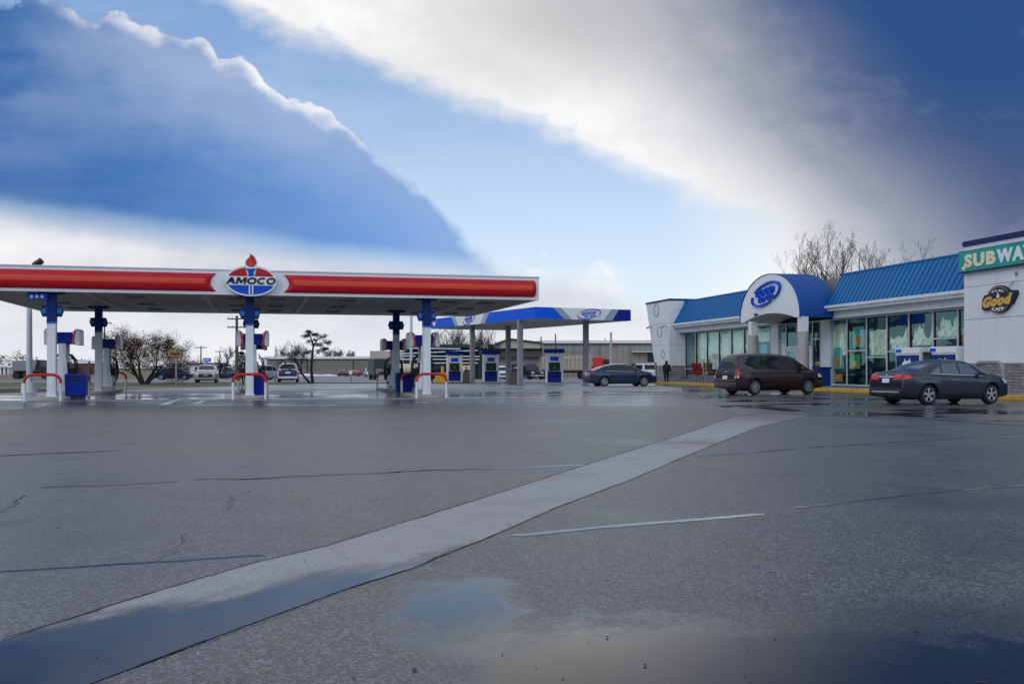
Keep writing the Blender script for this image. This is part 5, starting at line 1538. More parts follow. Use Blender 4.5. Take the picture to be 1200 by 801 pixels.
SEDAN = dict(
    top=[(-2.36, .52), (-2.345, .66), (-2.31, .86), (-2.26, 1.00), (-2.17, 1.055), (-1.80, 1.085), (-1.58, 1.12), (-1.15, 1.28), (-.75, 1.39), (-.35, 1.445), (0.1, 1.455), (.42, 1.42), (.70, 1.34), (1.05, 1.17), (1.33, 1.04), (1.6, .985), (1.95, .90), (2.14, .80), (2.22, .66), (2.245, .5)],
    belt=[(-2.36, .98), (-1.6, 1.03), (-1.0, .985), (0, .935), (1.0, .915), (1.4, .92), (2.245, .92)],
    w=.90, r=.335, axles=(-1.343, 1.342), sill=.20, zmax=.66, style='five', tumble=.42,
    side_glass=[[(.90, .955), (.06, .965), (.05, 1.365), (.50, 1.325)], [(-.01, .968), (-.74, 1.01), (-.66, 1.325), (-.03, 1.372)], [(-.80, 1.015), (-1.18, 1.05), (-.96, 1.175), (-.74, 1.265)]],
    side_trim=[[(-1.22, 1.005), (1.0, .925), (1.0, .945), (-1.22, 1.027)]],
    lower_trim=[], door_lines=[[(.03, .34), (.045, .34), (.045, .93), (.03, .93)], [(1.0, .42), (1.015, .42), (1.0, .9), (.985, .9)], [(-.86, .72), (-.845, .72), (-.79, .98), (-.805, .98)]],
    handles=[[(.18, .86), (.36, .86), (.36, .83), (.18, .83)], [(-.66, .885), (-.48, .88), (-.48, .85), (-.66, .855)]],
    windscreen=[(.62, 1.07), (-.62, 1.07), (-.52, 1.375), (.52, 1.375)], rear_glass=[(-.60, 1.125), (.60, 1.125), (.49, 1.375), (-.49, 1.375)],
    tails=[([(.34, .81), (.72, .83), (.70, .985), (.34, .97)], [[(-2.315, .83), (-2.04, .90), (-2.06, .995), (-2.262, .985)]], 'tail')],
    heads=[[(.52, .68), (.80, .70), (.78, .80), (.52, .77)]], head_side=[(2.08, .70), (1.84, .80), (1.86, .86), (2.06, .80)],
    extras=[('number_plate', [(-.16, .72), (.16, .72), (.16, .86), (-.16, .86)], 'x-', 'plate'), ('boot_trim', [(-.34, .895), (.34, .895), (.34, .93), (-.34, .93)], 'x-', 'chrome'),
            ('bumper_trim', [(-.62, .40), (.62, .40), (.62, .455), (-.62, .455)], 'x-', 'galv'), ('rear_valance', [(-.74, .27), (.74, .27), (.74, .36), (-.74, .36)], 'x-', 'black'),
            ('boot_badge', [(-.06, .955), (.06, .955), (.05, .985), (-.05, .985)], 'x-', 'gold'), ('grille', [(-.5, .42), (.5, .42), (.5, .66), (-.5, .66)], 'x+', 'black')],
    mirror=(.82, 1.0))
CRUZE = dict(SEDAN, glass=M['glass_pale'], glass_rear=M['glass_pale'], glass_front=M['glass_pale'])
p_slate = car_paint('slate_blue_paint', (0.007, 0.010, 0.025), .28)
p_maroon = car_paint('dark_maroon_paint', (0.024, 0.0065, 0.008), .26)
p_blue = car_paint('deep_blue_paint', (0.002, 0.020, 0.062), .22)
p_silver = car_paint('silver_paint', (0.34, 0.33, 0.31), .35)
p_white = car_paint('white_car_paint', (0.72, 0.73, 0.74), .3)
p_red = car_paint('red_car_paint', (0.22, 0.022, 0.02), .3)
p_navy = car_paint('navy_car_paint', (0.008, 0.02, 0.10), .3)
p_black = car_paint('black_car_paint', (0.010, 0.010, 0.012), .3)

def on_wheels(px1, py1, px2, wb, half):
    """rear and front contact points of the near wheels -> centre and heading"""
    y = CAMH * F / (py1 - HZ); x = (px1 - 600) / F * y; s = (px2 - 600) / F
    a0 = s * y - x; A = 1 + s * s; B = 2 * a0 * s; C = a0 * a0 - wb * wb
    b = (-B + math.sqrt(B * B - 4 * A * C)) / (2 * A); a = a0 + s * b
    th = math.atan2(b, a)
    return Vector((x + a / 2 - math.sin(th) * half, y + b / 2 + math.cos(th) * half, 0)), th
c, th = on_wheels(1086.7, 474.4, 1160, 2.685, .78)
make_car('saloon_car', 'dark slate blue saloon car parked at the yellow kerb by the stone base', CRUZE, c, th, p_slate)

VAN = dict(
    top=[(-2.56, .46), (-2.55, .60), (-2.52, .84), (-2.47, 1.02), (-2.42, 1.16), (-2.30, 1.50), (-2.20, 1.71), (-2.05, 1.79), (-1.5, 1.825), (-.4, 1.83), (.35, 1.79), (.75, 1.70), (1.15, 1.49), (1.62, 1.20), (1.85, 1.10), (2.15, 1.02), (2.38, .90), (2.49, .72), (2.52, .5)],
    belt=[(-2.56, 1.10), (-1.5, 1.12), (0, 1.09), (1.2, 1.06), (1.8, 1.06), (2.52, 1.0)],
    w=.93, r=.345, axles=(-1.53, 1.53), sill=.23, zmax=.72, style='cap', tumble=.26, flare=.02, front_taper=.15, rear_taper=.06,
    side_glass=[[(1.22, 1.10), (.42, 1.115), (.40, 1.66), (.80, 1.58)], [(.30, 1.12), (-.78, 1.145), (-.78, 1.71), (.28, 1.69)], [(-.86, 1.147), (-2.15, 1.16), (-2.02, 1.68), (-.86, 1.71)]],
    side_trim=[], lower_trim=[], door_lines=[[(.36, .38), (.374, .38), (.374, 1.08), (.36, 1.08)], [(1.36, .50), (1.374, .50), (1.35, 1.04), (1.336, 1.04)], [(-.83, .7), (-.816, .7), (-.816, 1.12), (-.83, 1.12)]],
    handles=[[(.46, .98), (.66, .98), (.66, .93), (.46, .93)], [(.10, .98), (.28, .98), (.28, .93), (.10, .93)]],
    windscreen=[(.68, 1.20), (-.68, 1.20), (-.56, 1.66), (.56, 1.66)], rear_glass=[(-.68, 1.19), (.68, 1.19), (.60, 1.66), (-.60, 1.66)],
    tails=[([(.70, .84), (.79, .84), (.77, 1.12), (.69, 1.12)], [[(-2.505, .84), (-2.41, .84), (-2.34, 1.12), (-2.425, 1.12)]], 'tail'), ([(.70, .75), (.79, .75), (.79, .835), (.70, .835)], [[(-2.52, .75), (-2.42, .75), (-2.41, .835), (-2.507, .835)]], 'tail_white')],
    heads=[[(.52, .76), (.84, .78), (.82, .92), (.52, .90)]], head_side=[(2.34, .76), (2.12, .82), (2.10, .94), (2.32, .90)],
    extras=[('number_plate', [(-.17, .70), (.17, .70), (.17, .85), (-.17, .85)], 'x-', 'plate'), ('plate_recess', [(-.34, .88), (.34, .88), (.34, .94), (-.34, .94)], 'x-', 'black'),
            ('bumper_step', [(-.80, .56), (.80, .56), (.80, .62), (-.80, .62)], 'x-', 'black'), ('rear_badge', [(-.07, 1.01), (.07, 1.01), (.06, 1.05), (-.06, 1.05)], 'x-', 'gold'),
            ('grille', [(-.45, .6), (.45, .6), (.45, .78), (-.45, .78)], 'x+', 'black')],
    mirror=(1.12, 1.14))
c, th = on_wheels(883.7, 462.2, 946.2, 3.07, .80)
van = make_car('minivan', 'dark maroon minivan parked nose to the shop in front of the arched porch', VAN, c, th, p_maroon, cat='van')

FAST = dict(SEDAN,
    top=[(-2.34, .50), (-2.33, .66), (-2.30, .86), (-2.25, 1.00), (-2.16, 1.05), (-1.95, 1.075), (-1.75, 1.12), (-1.2, 1.30), (-.75, 1.40), (-.35, 1.438), (0.1, 1.44), (.42, 1.40), (.72, 1.31), (1.08, 1.14), (1.36, 1.01), (1.6, .96), (1.98, .87), (2.16, .76), (2.24, .62), (2.26, .48)],
    side_glass=[[(.92, .95), (.06, .96), (.05, 1.35), (.50, 1.30)], [(-.01, .965), (-.80, 1.005), (-.70, 1.325), (-.03, 1.358)], [(-.86, 1.01), (-1.30, 1.07), (-1.05, 1.19), (-.80, 1.27)]],
    tails=[([(.0, .90), (.80, .90), (.78, .985), (.0, .965)], [[(-2.24, .90), (-1.95, .93), (-1.97, 1.0), (-2.23, .985)]], 'tail')], style='six', r=.33,
    extras=[('number_plate', [(-.16, .70), (.16, .70), (.16, .83), (-.16, .83)], 'x-', 'plate'), ('rear_valance', [(-.74, .27), (.74, .27), (.74, .46), (-.74, .46)], 'x-', 'black'), ('grille', [(-.5, .42), (.5, .42), (.5, .66), (-.5, .66)], 'x+', 'black')])
c, th = on_wheels(708, 452.8, 754.7, 2.7, .78)
make_car('saloon_car', 'deep blue fastback saloon car standing beside the blue canopy pump', FAST, c, th, p_blue)

SUV = dict(VAN, top=[(-2.2, .5), (-2.19, .7), (-2.16, .95), (-2.12, 1.12), (-2.0, 1.45), (-1.88, 1.62), (-1.7, 1.66), (-.6, 1.70), (.2, 1.66), (.55, 1.56), (.95, 1.32), (1.25, 1.12), (1.6, 1.06), (2.0, .96), (2.16, .78), (2.2, .5)],
    belt=[(-2.2, 1.05), (0, 1.03), (2.2, 1.0)], axles=(-1.32, 1.32), w=.9, sill=.25,
    side_glass=[[(.85, 1.06), (.1, 1.07), (.1, 1.54), (.42, 1.48)], [(0, 1.07), (-.9, 1.085), (-.9, 1.56), (0, 1.55)], [(-1.0, 1.09), (-1.85, 1.11), (-1.7, 1.52), (-1.0, 1.56)]],
    door_lines=[], handles=[], windscreen=[(.66, 1.14), (-.66, 1.14), (-.56, 1.52), (.56, 1.52)], rear_glass=[(-.66, 1.14), (.66, 1.14), (.58, 1.52), (-.58, 1.52)],
    tails=[([(.66, .85), (.84, .85), (.80, 1.1), (.70, 1.1)], None, 'tail')], head_side=None,
    extras=[('number_plate', [(-.2, .72), (.2, .72), (.2, .85), (-.2, .85)], 'x-', 'plate'), ('rear_panel', [(-.72, .42), (.72, .42), (.72, .62), (-.72, .62)], 'x-', 'black'), ('grille', [(-.5, .55), (.5, .55), (.5, .8), (-.5, .8)], 'x+', 'black')], mirror=(.8, 1.08))
SIMPLE = dict(SEDAN, door_lines=[], side_trim=[], extras=[('grille', [(-.55, .45), (.55, .45), (.55, .70), (-.55, .70)], 'x+', 'black'), ('number_plate', [(-.16, .55), (.16, .55), (.16, .64), (-.16, .64)], 'x+', 'plate')])
def far_car(name, label, S, px, py, rz, paint, cat='car', k=1.0, y=None):
    p = G(px, py) if y is None else Vector(((px - 600) / F * y, y, drop(y)))
    t = make_car(name, label, S, p, rz, paint, cat=cat)
    if k != 1.0: t.scale = (k, k, k)
    return t
far_car('estate_car', 'silver car with dark windscreen facing the pumps from the far road', SIMPLE, 242.5, 0, R(-76), p_silver, y=84)
far_car('hatchback', 'white car seen from behind with a dark blue tail near the leaning bare tree', dict(SUV, top=[(a, b * .93 if b > 1 else b) for a, b in SUV['top']], glass_rear=M['glass_dark'], extras=[('tail_panel', [(-.76, .52), (.76, .52), (.76, 1.08), (-.76, 1.08)], 'x-', p_navy), ('number_plate', [(-.2, .75), (.2, .75), (.2, .88), (-.2, .88)], 'x-', 'plate')]), 338, 0, R(101), p_white, y=86)
far_car('saloon_car', 'red saloon parked against the long tan building', SIMPLE, 413, 440.6, R(172), p_red)
far_car('saloon_car', 'navy blue car half hidden behind the brown crab apple tree', SIMPLE, 204, 0, R(8), p_navy, y=118)
far_car('blue_van', 'small dark blue van by the brown bush near the utility pole', SUV, 268.5, 0, R(95), p_navy, cat='van', y=150)
far_car('hatchback', 'silver van behind the column under the torch sign', SUV, 313, 0, R(60), p_silver, cat='van', y=112)
far_car('hatchback', 'black car beside the red saloon at the tan building', SIMPLE, 401, 0, R(95), p_black, y=232)
far_car('hatchback', 'white car parked under the dark brown fascia between grey columns', SUV, 587, 0, R(-80), p_white, y=125)
far_car('hatchback', 'small white hatchback by the dark pickup under the brown fascia', SUV, 617, 0, R(30), p_silver, y=150)
def make_pickup(name, label, loc, rz, paint):
    t = thing(name, label, 'pickup', loc, rz)
    P = dict(SUV)
    m = MB()
    prof = [(-2.7, .55), (-2.68, 1.08), (-.75, 1.08), (-.70, 1.72), (-.55, 1.80), (.35, 1.80), (.55, 1.74), (1.05, 1.20), (1.2, 1.14), (2.45, 1.08), (2.62, .95), (2.65, .5), (2.3, .42)]
    for a, b in ((1.75, .46), (-1.65, .46)):
        prof += [(a + b * math.cos(q), .38 + b * math.sin(q) + .04) for q in [PI * i / 8 for i in range(9)]]
    prof += [(-2.5, .45)]
    m.prism([(x, -.93, z) for x, z in prof][::-1], (0, 1.86, 0)); m.build('body', paint, t, .05)
    m = MB(); m.b2(-2.6, -.82, -.82, .82, 1.06, 1.0835); m.build('bed', M['black'], t)
    for s in (1, -1):
        m = MB(); m.prism([(.95, s * .934, 1.18), (.50, s * .934, 1.66), (-.6, s * .934, 1.66), (-.6, s * .934, 1.18)], (0, s * .004, 0)); m.build('side_window', M['glass_dark'], t)
        m = MB(); m.b2(2.64, 2.67, s * .62 - .2, s * .62 + .2, .78, .95); m.build('headlight', M['tail_white'], t)
        m = MB(); m.b2(-2.71, -2.68, s * .82 - .09, s * .82 + .09, .75, 1.03); m.build('tail_light', M['tail'], t)
    m = MB(); m.prism([(1.07, -.8, 1.215), (1.07, .8, 1.215), (.585, .72, 1.735), (.585, -.72, 1.735)], (.012, 0, .01)); m.build('windscreen', M['glass_dark'], t)
    m = MB(); m.prism([(-.755, -.75, 1.2), (-.715, -.7, 1.66), (-.715, .7, 1.66), (-.755, .75, 1.2)], (-.01, 0, 0)); m.build('rear_window', M['glass_dark'], t)
    m = MB(); m.b2(2.64, 2.66, -.42, .42, .62, .95); m.build('grille', M['black'], t)
    m = MB(); m.b2(2.6, 2.75, -.9, .9, .42, .60); m.b2(-2.8, -2.68, -.9, .9, .48, .62); m.build('bumper', M['galv'], t, .03)
    ty, ri = wheel_data(.38, .24, 'steel')
    for a in (1.75, -1.65):
        for s in (1, -1):
            wt = thing('wheel', None, None, (a, s * .80, .38), 0 if s > 0 else PI); wt.parent = t
            for nm, dt in (('tyre', ty), ('rim', ri)):
                o_ = bpy.data.objects.new(nm, dt); COL.objects.link(o_); o_.parent = wt
    return t
y = 105; make_pickup('pickup_truck', 'white pickup truck parked beyond the blue fastback car', ((757 - 600) / F * y, y, drop(y)), R(120), p_white)
y = 128; make_pickup('pickup_truck', 'black pickup truck parked by the dump trailer', ((621 - 600) / F * y, y, drop(y)), R(-70), p_black)
y = 215; make_pickup('pickup_truck', 'white and dark pickup beside the red saloon at the tan building', ((433 - 600) / F * y, y, drop(y)), R(-75), p_white)

def truck_wheels(t, xs, yy, r):
    ty, ri = wheel_data(r, .3, 'steel')
    for a in xs:
        for s in (1, -1):
            wt = thing('wheel', None, None, (a, s * yy, r), 0 if s > 0 else PI); wt.parent = t
            for nm, dt in (('tyre', ty), ('rim', ri)):
                o_ = bpy.data.objects.new(nm, dt); COL.objects.link(o_); o_.parent = wt
# articulated tipper: trailer and red tractor
y = 133.0; x0_, x1_ = (633 - 600) / F * y, (721 - 600) / F * y
k = (x1_ - x0_) / 10.0
TL = thing('dump_trailer', 'long tan ribbed dump trailer behind the white and blue pump', 'trailer', (x0_, y, drop(y)), R(3))
m = MB(); m.prism([(.1, -1.2, 1.35), (6.55, -1.2, 1.20), (6.95, -1.2, 1.9), (6.75, -1.2, 3.35), (.1, -1.2, 2.95)][::-1], (0, 2.4, 0)); m.build('tipper_body', M['tan_truck'], TL, .04)
m = MB()
for i in range(12): m.b2(.25 + i * .56, .36 + i * .56, -1.27, -1.2, 1.42, 2.92 + i * .028)
m.b2(.1, 6.7, -1.28, -1.2, 2.78, 2.92); m.build('side_rib', M['cream'], TL)
m = MB(); m.b2(.3, 7.4, -.5, .5, .85, 1.15); m.build('chassis', M['black'], TL)
m = MB(); m.b2(0, 1.1, -1.25, -1.15, .45, 1.1); m.build('mud_flap', M['black'], TL)
truck_wheels(TL, (.7, 1.9, 5.6), .95, .52)
TC = thing('tractor_unit', 'red lorry cab with dark windows hitched to the tan dump trailer', 'lorry', TL.matrix_world @ Vector((0, 0, 0)), R(3))
TC.location = Vector((x0_ + 6.9, y + .3, drop(y)))
m = MB(); m.b2(.0, 1.15, -1.15, 1.15, 1.1, 2.9); m.build('sleeper', M['truck_red'], TC, .08)
m = MB(); m.prism([(1.15, -1.1, 1.05), (3.6, -1.1, 1.05), (3.6, -1.1, 1.75), (2.55, -1.1, 1.9), (2.25, -1.1, 2.75), (1.15, -1.1, 2.85)][::-1], (0, 2.2, 0)); m.build('cab', M['truck_red'], TC, .06)
m = MB(); m.b2(1.35, 2.2, -1.112, -1.10, 1.95, 2.6); m.b2(1.35, 2.2, 1.10, 1.112, 1.95, 2.6); m.build('side_window', M['glass_dark'], TC)
m = MB(); m.prism([(2.565, -.95, 1.95), (2.29, -.95, 2.68), (2.29, .95, 2.68), (2.565, .95, 1.95)][::-1], (.012, 0, .004)); m.build('windscreen', M['glass_dark'], TC)
m = MB(); m.cyl((-.2, -1.0, 1.2), (-.2, -1.0, 3.4), .09); m.cyl((-.2, 1.0, 1.2), (-.2, 1.0, 3.4), .09); m.build('exhaust_stack', M['chrome'], TC)
m = MB(); m.b2(-1.6, 3.4, -.45, .45, .6, 1.05); m.build('chassis', M['black'], TC)
truck_wheels(TC, (-.8, .5, 3.0), .95, .52)
# tipper lorry far off by the outermost island
y = 140.0
DT = thing('tipper_lorry', 'dusty grey tipper lorry on the far road beyond the outermost pump', 'lorry', ((34 - 600) / F * y, y, drop(y)), R(12))
m = MB(); m.prism([(-1.9, -1.15, 1.2), (1.0, -1.15, 1.2), (1.3, -1.15, 2.7), (-1.9, -1.15, 2.5)][::-1], (0, 2.3, 0)); m.build('tipper_body', M['steel'], DT, .04)
m = MB(); m.b2(-1.9, 2.9, -.5, .5, .8, 1.15); m.build('chassis', M['black'], DT)
m = MB(); m.prism([(1.45, -1.1, .9), (2.95, -1.1, .9), (2.9, -1.1, 1.8), (2.6, -1.1, 2.6), (1.45, -1.1, 2.65)][::-1], (0, 2.2, 0)); m.build('cab', M['dark'], DT, .05)
m = MB(); m.b2(1.75, 2.5, -1.11, -1.1, 1.75, 2.4); m.build('side_window', M['glass_pale'], DT)
truck_wheels(DT, (-1.4, -.2, 2.3), .95, .5)
# dark green lorry cab
y = 118.0
GT = thing('green_lorry', 'dark green lorry parked by the small tan block behind the rear pump', 'lorry', ((446.5 - 600) / F * y, y, drop(y)), R(-70))
m = MB(); m.prism([(-2.2, -1.1, .6), (1.2, -1.1, .6), (1.2, -1.1, 1.5), (.9, -1.1, 2.5), (-2.2, -1.1, 2.55)][::-1], (0, 2.2, 0)); m.build('body', M['green_dark'], GT, .06)
m = MB(); m.prism([(1.215, -.95, 1.55), (1.215, .95, 1.55), (.93, .95, 2.38), (.93, -.95, 2.38)], (.01, 0, 0)); m.build('windscreen', M['glass_dark'], GT)
m = MB(); m.b2(1.2, 1.24, -.9, .9, .75, 1.35); m.build('grille', M['chrome'], GT)
truck_wheels(GT, (-1.5, .6), .92, .46)
# ------------------------------------------------------------------ buildings beyond
def Xat(px, y): return (px - 600) / F * y
def Zat(py, y): return CAMH + (HZ - py) / F * y
# long tan shed with pale roof edge
y = 268.0; zb = drop(y) - .05
B = thing('warehouse', 'long low tan building with pale roof edge behind the leaning bare tree', 'building', (0, y, 0))
xa, xb = Xat(313, y), Xat(433, y)
m = MB(); m.b2(xa, xb, 0, 30, zb, Zat(421, y)); m.build('wall', M['tan_siding'], B)
m = MB(); m.b2(xa - .3, xb, -.35, 30, Zat(421, y) + .003, Zat(420.2, y)); m.build('dark_fascia', M['brown_fascia'], B)
m = MB(); m.prism([(xa - .3, -.3, Zat(420.2, y) + .003), (xa - .3, 15, Zat(416.5, y)), (xa - .3, 30, Zat(420.2, y))], (xb - xa + .3, 0, 0)); m.build('roof', M['pale_roof'], B)
for px in (330, 360, 414): m = MB(); m.b2(Xat(px, y) - .12, Xat(px, y) + .12, -.12, -.002, zb, Zat(421, y)); m.build('downpipe', M['brown_fascia'], B)
for px in (345, 372, 392):
    m = MB(); m.b2(Xat(px, y) - 1.6, Xat(px, y) + 1.6, -.06, -.004, zb, zb + 1.1); m.build('low_panel', M['tan_wall'], B)
y = 245.0
B = thing('flat_roofed_annex', 'small tan block with deep overhanging fascia at the end of the long building', 'building', (0, y, 0))
m = MB(); m.b2(Xat(433.5, y), Xat(470, y), 0, 12, Zat(421.5, y), Zat(411, y)); m.build('deep_fascia', M['beige_wall'], B)
m = MB(); m.b2(Xat(437, y), Xat(470, y), 1.5, 12, drop(y), Zat(421.5, y) - .003); m.build('wall', M['tan_wall'], B)
m = MB(); m.b2(Xat(434.5, y), Xat(436, y), .3, .8, drop(y), Zat(421.5, y) - .003); m.build('porch_post', M['dark'], B)
# dark brown fascia block
y = 160.0
B = thing('brown_shopfront', 'low building with a dark brown mansard fascia behind the blue canopy pumps', 'building', (0, y, 0))
xa, xb = Xat(553, y), Xat(636, y)
m = MB(); m.b2(xa, xb, .9, 14, drop(y), Zat(417.5, y)); m.build('wall', M['tan_siding2'], B)
m = MB(); m.prism([(xa, -.2, Zat(418, y)), (xa, .5, Zat(408.5, y)), (xa, 14, Zat(408.5, y)), (xa, 14, Zat(417.5, y) + .003), (xa, -.2, Zat(418, y) + .004)][::-1], (xb - xa, 0, 0)); m.build('mansard_fascia', M['brown_fascia'], B)
m = MB(); m.b2(xa - .1, xb + .1, -.1, .6, Zat(408.4, y), Zat(407.8, y)); m.build('coping', M['dark'], B)
for px in (563, 606, 622):
    m = MB(); m.b2(Xat(px, y) - .9, Xat(px, y) + .9, .84, .897, drop(y), drop(y) + 2.3); m.build('door', M['brown_fascia'], B)
m = MB(); m.b2(Xat(571, y), Xat(579, y), 3, 5, Zat(408.5, y), Zat(402.5, y)); m.build('roof_unit', M['dark'], B)
# gabled beige hall behind it
y = 185.0
B = thing('gabled_hall', 'beige hall with a shallow gable rising behind the dark brown fascia', 'building', (0, y, 0))
m = MB(); m.prism([(Xat(580, y), 0, drop(y)), (Xat(636, y), 0, drop(y)), (Xat(636, y), 0, Zat(402.6, y)), (Xat(597, y), 0, Zat(397.8, y)), (Xat(580, y), 0, Zat(404, y))], (0, 25, 0)); m.build('wall', M['beige_wall'], B)
m = MB()
for p, q in (((580, 404), (597, 397.8)), ((597, 397.8), (636, 402.6))):
    m.prism([(Xat(p[0], y), -.4, Zat(p[1], y) + .003), (Xat(q[0], y), -.4, Zat(q[1], y) + .003), (Xat(q[0], y), -.4, Zat(q[1], y) + .3), (Xat(p[0], y), -.4, Zat(p[1], y) + .3)], (0, 26, 0))
m.build('roof', M['brown_fascia'], B)
# big pale roofed warehouse
y = 215.0
B = thing('warehouse', 'big warehouse with pale metal roof and grey green upper wall behind the red lorry', 'building', (0, y, 0))
xa, xb = Xat(634, y), Xat(812, y)
m = MB(); m.b2(xa, xb, 0, 40, Zat(411.5, y), Zat(403, y)); m.build('upper_wall', M['green_siding'], B)
m = MB(); m.b2(xa, xb, .05, 40, drop(y), Zat(411.5, y) - .003); m.build('lower_wall', M['tan_siding2'], B)
m = MB(); m.b2(xa - .4, xb, -.45, 40, Zat(403, y) + .003, Zat(402, y)); m.build('eave', M['brown_fascia'], B)
m = MB(); m.prism([(xa - .4, -.4, Zat(402, y) + .003), (xa - .4, 20, Zat(395.5, y)), (xa - .4, 40, Zat(402, y))], (xb - xa + .4, 0, 0)); m.build('roof', M['pale_roof'], B)
m = MB(); m.b2(Xat(740, y), Xat(764, y), -1.6, .04, Zat(412.6, y), Zat(411.6, y)); m.build('awning', M['pale_roof'], B)
for px0, px1, py0, py1 in ((759, 767, 413, 424), (738, 757, 426, 438), (668, 684, 412, 430)):
    m = MB(); m.b2(Xat(px0, y), Xat(px1, y), -.02, .046, Zat(py1, y), Zat(py0, y)); m.build('dark_opening' if px0 != 668 else 'roller_door', M['dark'] if px0 != 668 else M['tan_wall'], B)
for px in (672, 702, 739):
    m = MB(); m.b2(Xat(px, y) - .12, Xat(px, y) + .12, -.16, -.003, drop(y), Zat(403, y)); m.build('downpipe', M['tan_wall'], B)
m = MB(); m.b2(Xat(719.5, y), Xat(721.5, y), -.3, -.003, Zat(405.8, y), Zat(404.2, y)); m.build('wall_light', M['orange'], B)
# dark green open shed with pale rails
y = 128.0; d0 = drop(y)
B = thing('open_shed', 'dark green open sided rack shed with long pale rails behind the canopy columns', 'shed', (0, y, 0))
xa, xb = Xat(466, y), Xat(563, y)
m = MB(); m.b2(xa, xb, -.3, 8, Zat(407, y), Zat(403.4, y)); m.build('roof_edge', M['green_dark'], B)
m = MB(); m.b2(xa, xb, 7.9, 8, d0, Zat(407, y) - .003); m.build('back_wall', M['dark'], B)
for px in (467, 500, 528, 562): m = MB(); m.b2(Xat(px, y) - .12, Xat(px, y) + .12, .2, .44, d0, Zat(407, y) - .003); m.build('post', M['green_dark'], B)
for (pa, ya), (pb, yb_) in (((466, 407.8), (540, 408.8)), ((466, 414.5), (560, 410.5)), ((470, 417), (562, 417.5)), ((468, 421), (562, 421)), ((500, 425.3), (560, 425.3))):
    m = MB(); m.cyl((Xat(pa, y), -.45, Zat(ya, y)), (Xat(pb, y), -.45, Zat(yb_, y)), .085, n=8); m.build('pale_rail', M['lightpole'], B)
m = MB(); m.b2(Xat(505, y), Xat(525, y), .5, 3, Zat(432.5, y), Zat(427.5, y)); m.build('green_crate', M['green_dark'], B)
y = 124.0
B = thing('cream_tank', 'rounded cream tank standing under the dark green rack shed', 'tank', (Xat(476, y), y, drop(y)))
m = MB(); m.tube([(-1.25, 0, 1.25), (-1.15, 0, 1.25), (1.15, 0, 1.25), (1.25, 0, 1.25)], [.45, .72, .72, .45], 20); m.build('tank_body', M['cream'], B)
m = MB(); m.b2(-1, -.8, -.5, .5, 0, .7); m.b2(.8, 1, -.5, .5, 0, .7); m.build('cradle', M['yellow'], B)
B2 = copy_tree(B); B2.location = (Xat(541, y), y + 2, drop(y)); B2.scale = (.8, .8, .9); B2['label'] = 'small cream tank beside the yellow bollard and far blue pump'
# maroon shed far left, small white block, far sheds
def shed(name, label, px0, px1, pyt, y, wall, roof=M['pale_roof'], eave=1.2, depth_=15):
    B = thing(name, label, 'building', (0, y, 0)); h = Zat(pyt, y)
    m = MB(); m.b2(Xat(px0, y), Xat(px1, y), 0, depth_, drop(y) - .1, h - eave); m.build('wall', wall, B)
    m = MB(); m.prism([(Xat(px0, y) - .3, -.4, h - eave + .003), (Xat(px0, y) - .3, depth_ / 2, h), (Xat(px0, y) - .3, depth_ + .4, h - eave + .003)], (Xat(px1, y) - Xat(px0, y) + .6, 0, 0)); m.build('roof', roof, B)
    for i in range(3):
        a = px0 + (px1 - px0) * (.18 + .3 * i); m = MB(); m.b2(Xat(a, y), Xat(a + (px1 - px0) * .12, y), -.02, -.003, drop(y), drop(y) + 2.2); m.build('door', M['dark'], B)
    return B
shed('maroon_shed', 'long maroon shed with pale roof across the field behind the outer columns', 74, 112, 422, 290, M['maroon'], eave=.9)
shed('small_shed', 'small white shed at the edge of the field beyond the tipper lorry', -6, 10, 428.5, 300, M['white'], eave=.6, depth_=8)
shed('far_shop', 'white and blue shop building far down the road behind the silver car', 222, 256, 424.5, 330, M['white'], M['navy'], .9)
shed('far_hall', 'pale flat hall just visible past the column under the torch sign', 306, 316, 417, 310, M['white'], eave=.6)
# signs on poles
def pole_sign(name, label, px, y, py0, py1, w_px, board, poles=1, marks=None):
    t = thing(name, label, 'sign', (Xat(px, y), y, drop(y)))
    k = y / F; w = w_px * k; z0, z1 = Zat(py1, y) - drop(y), Zat(py0, y) - drop(y)
    m = MB(); m.b2(-w / 2, w / 2, -.12, .12, z0, z1); m.build('board', board, t, .02)
    for i in range(poles):
        x = 0 if poles == 1 else (-.3 + .6 * i) * w
        m = MB(); m.cyl((x, 0, 0), (x, 0, z0), .07 * max(1, y / 100), n=8); m.build('post', M['steel'], t)
    if marks:
        m = MB(); m.b2(-w * .4, w * .3, -.13, -.123, z0 + (z1 - z0) * .35, z0 + (z1 - z0) * .65); m.build('lettering_strip', marks, t)
    return t
pole_sign('yellow_sign', 'dark yellow board on a post at the brown crab apple tree', 206.5, 70.0, 411, 418, 15.5, M['dull_yellow'], 1, M['dark'])
pole_sign('blue_sign', 'bright blue roadside sign on a tall post above the silver car', 242.5, 160, 419.3, 423.6, 9, M['can_blue'], 1, M['letter_white'])
pole_sign('parking_sign', 'small pale blue parking sign between the torch column and the white car', 322.3, 83, 436, 440.5, 2.9, M['poster_blue'])
pole_sign('parking_sign', 'small pale blue parking sign in front of the red saloon', 411, 86, 434, 438.6, 3.2, M['letter_white'])
pole_sign('dark_sign', 'small dark low sign board far behind the bright blue roadside sign', 254.5, 200, 424.3, 426, 4.5, M['navy'])
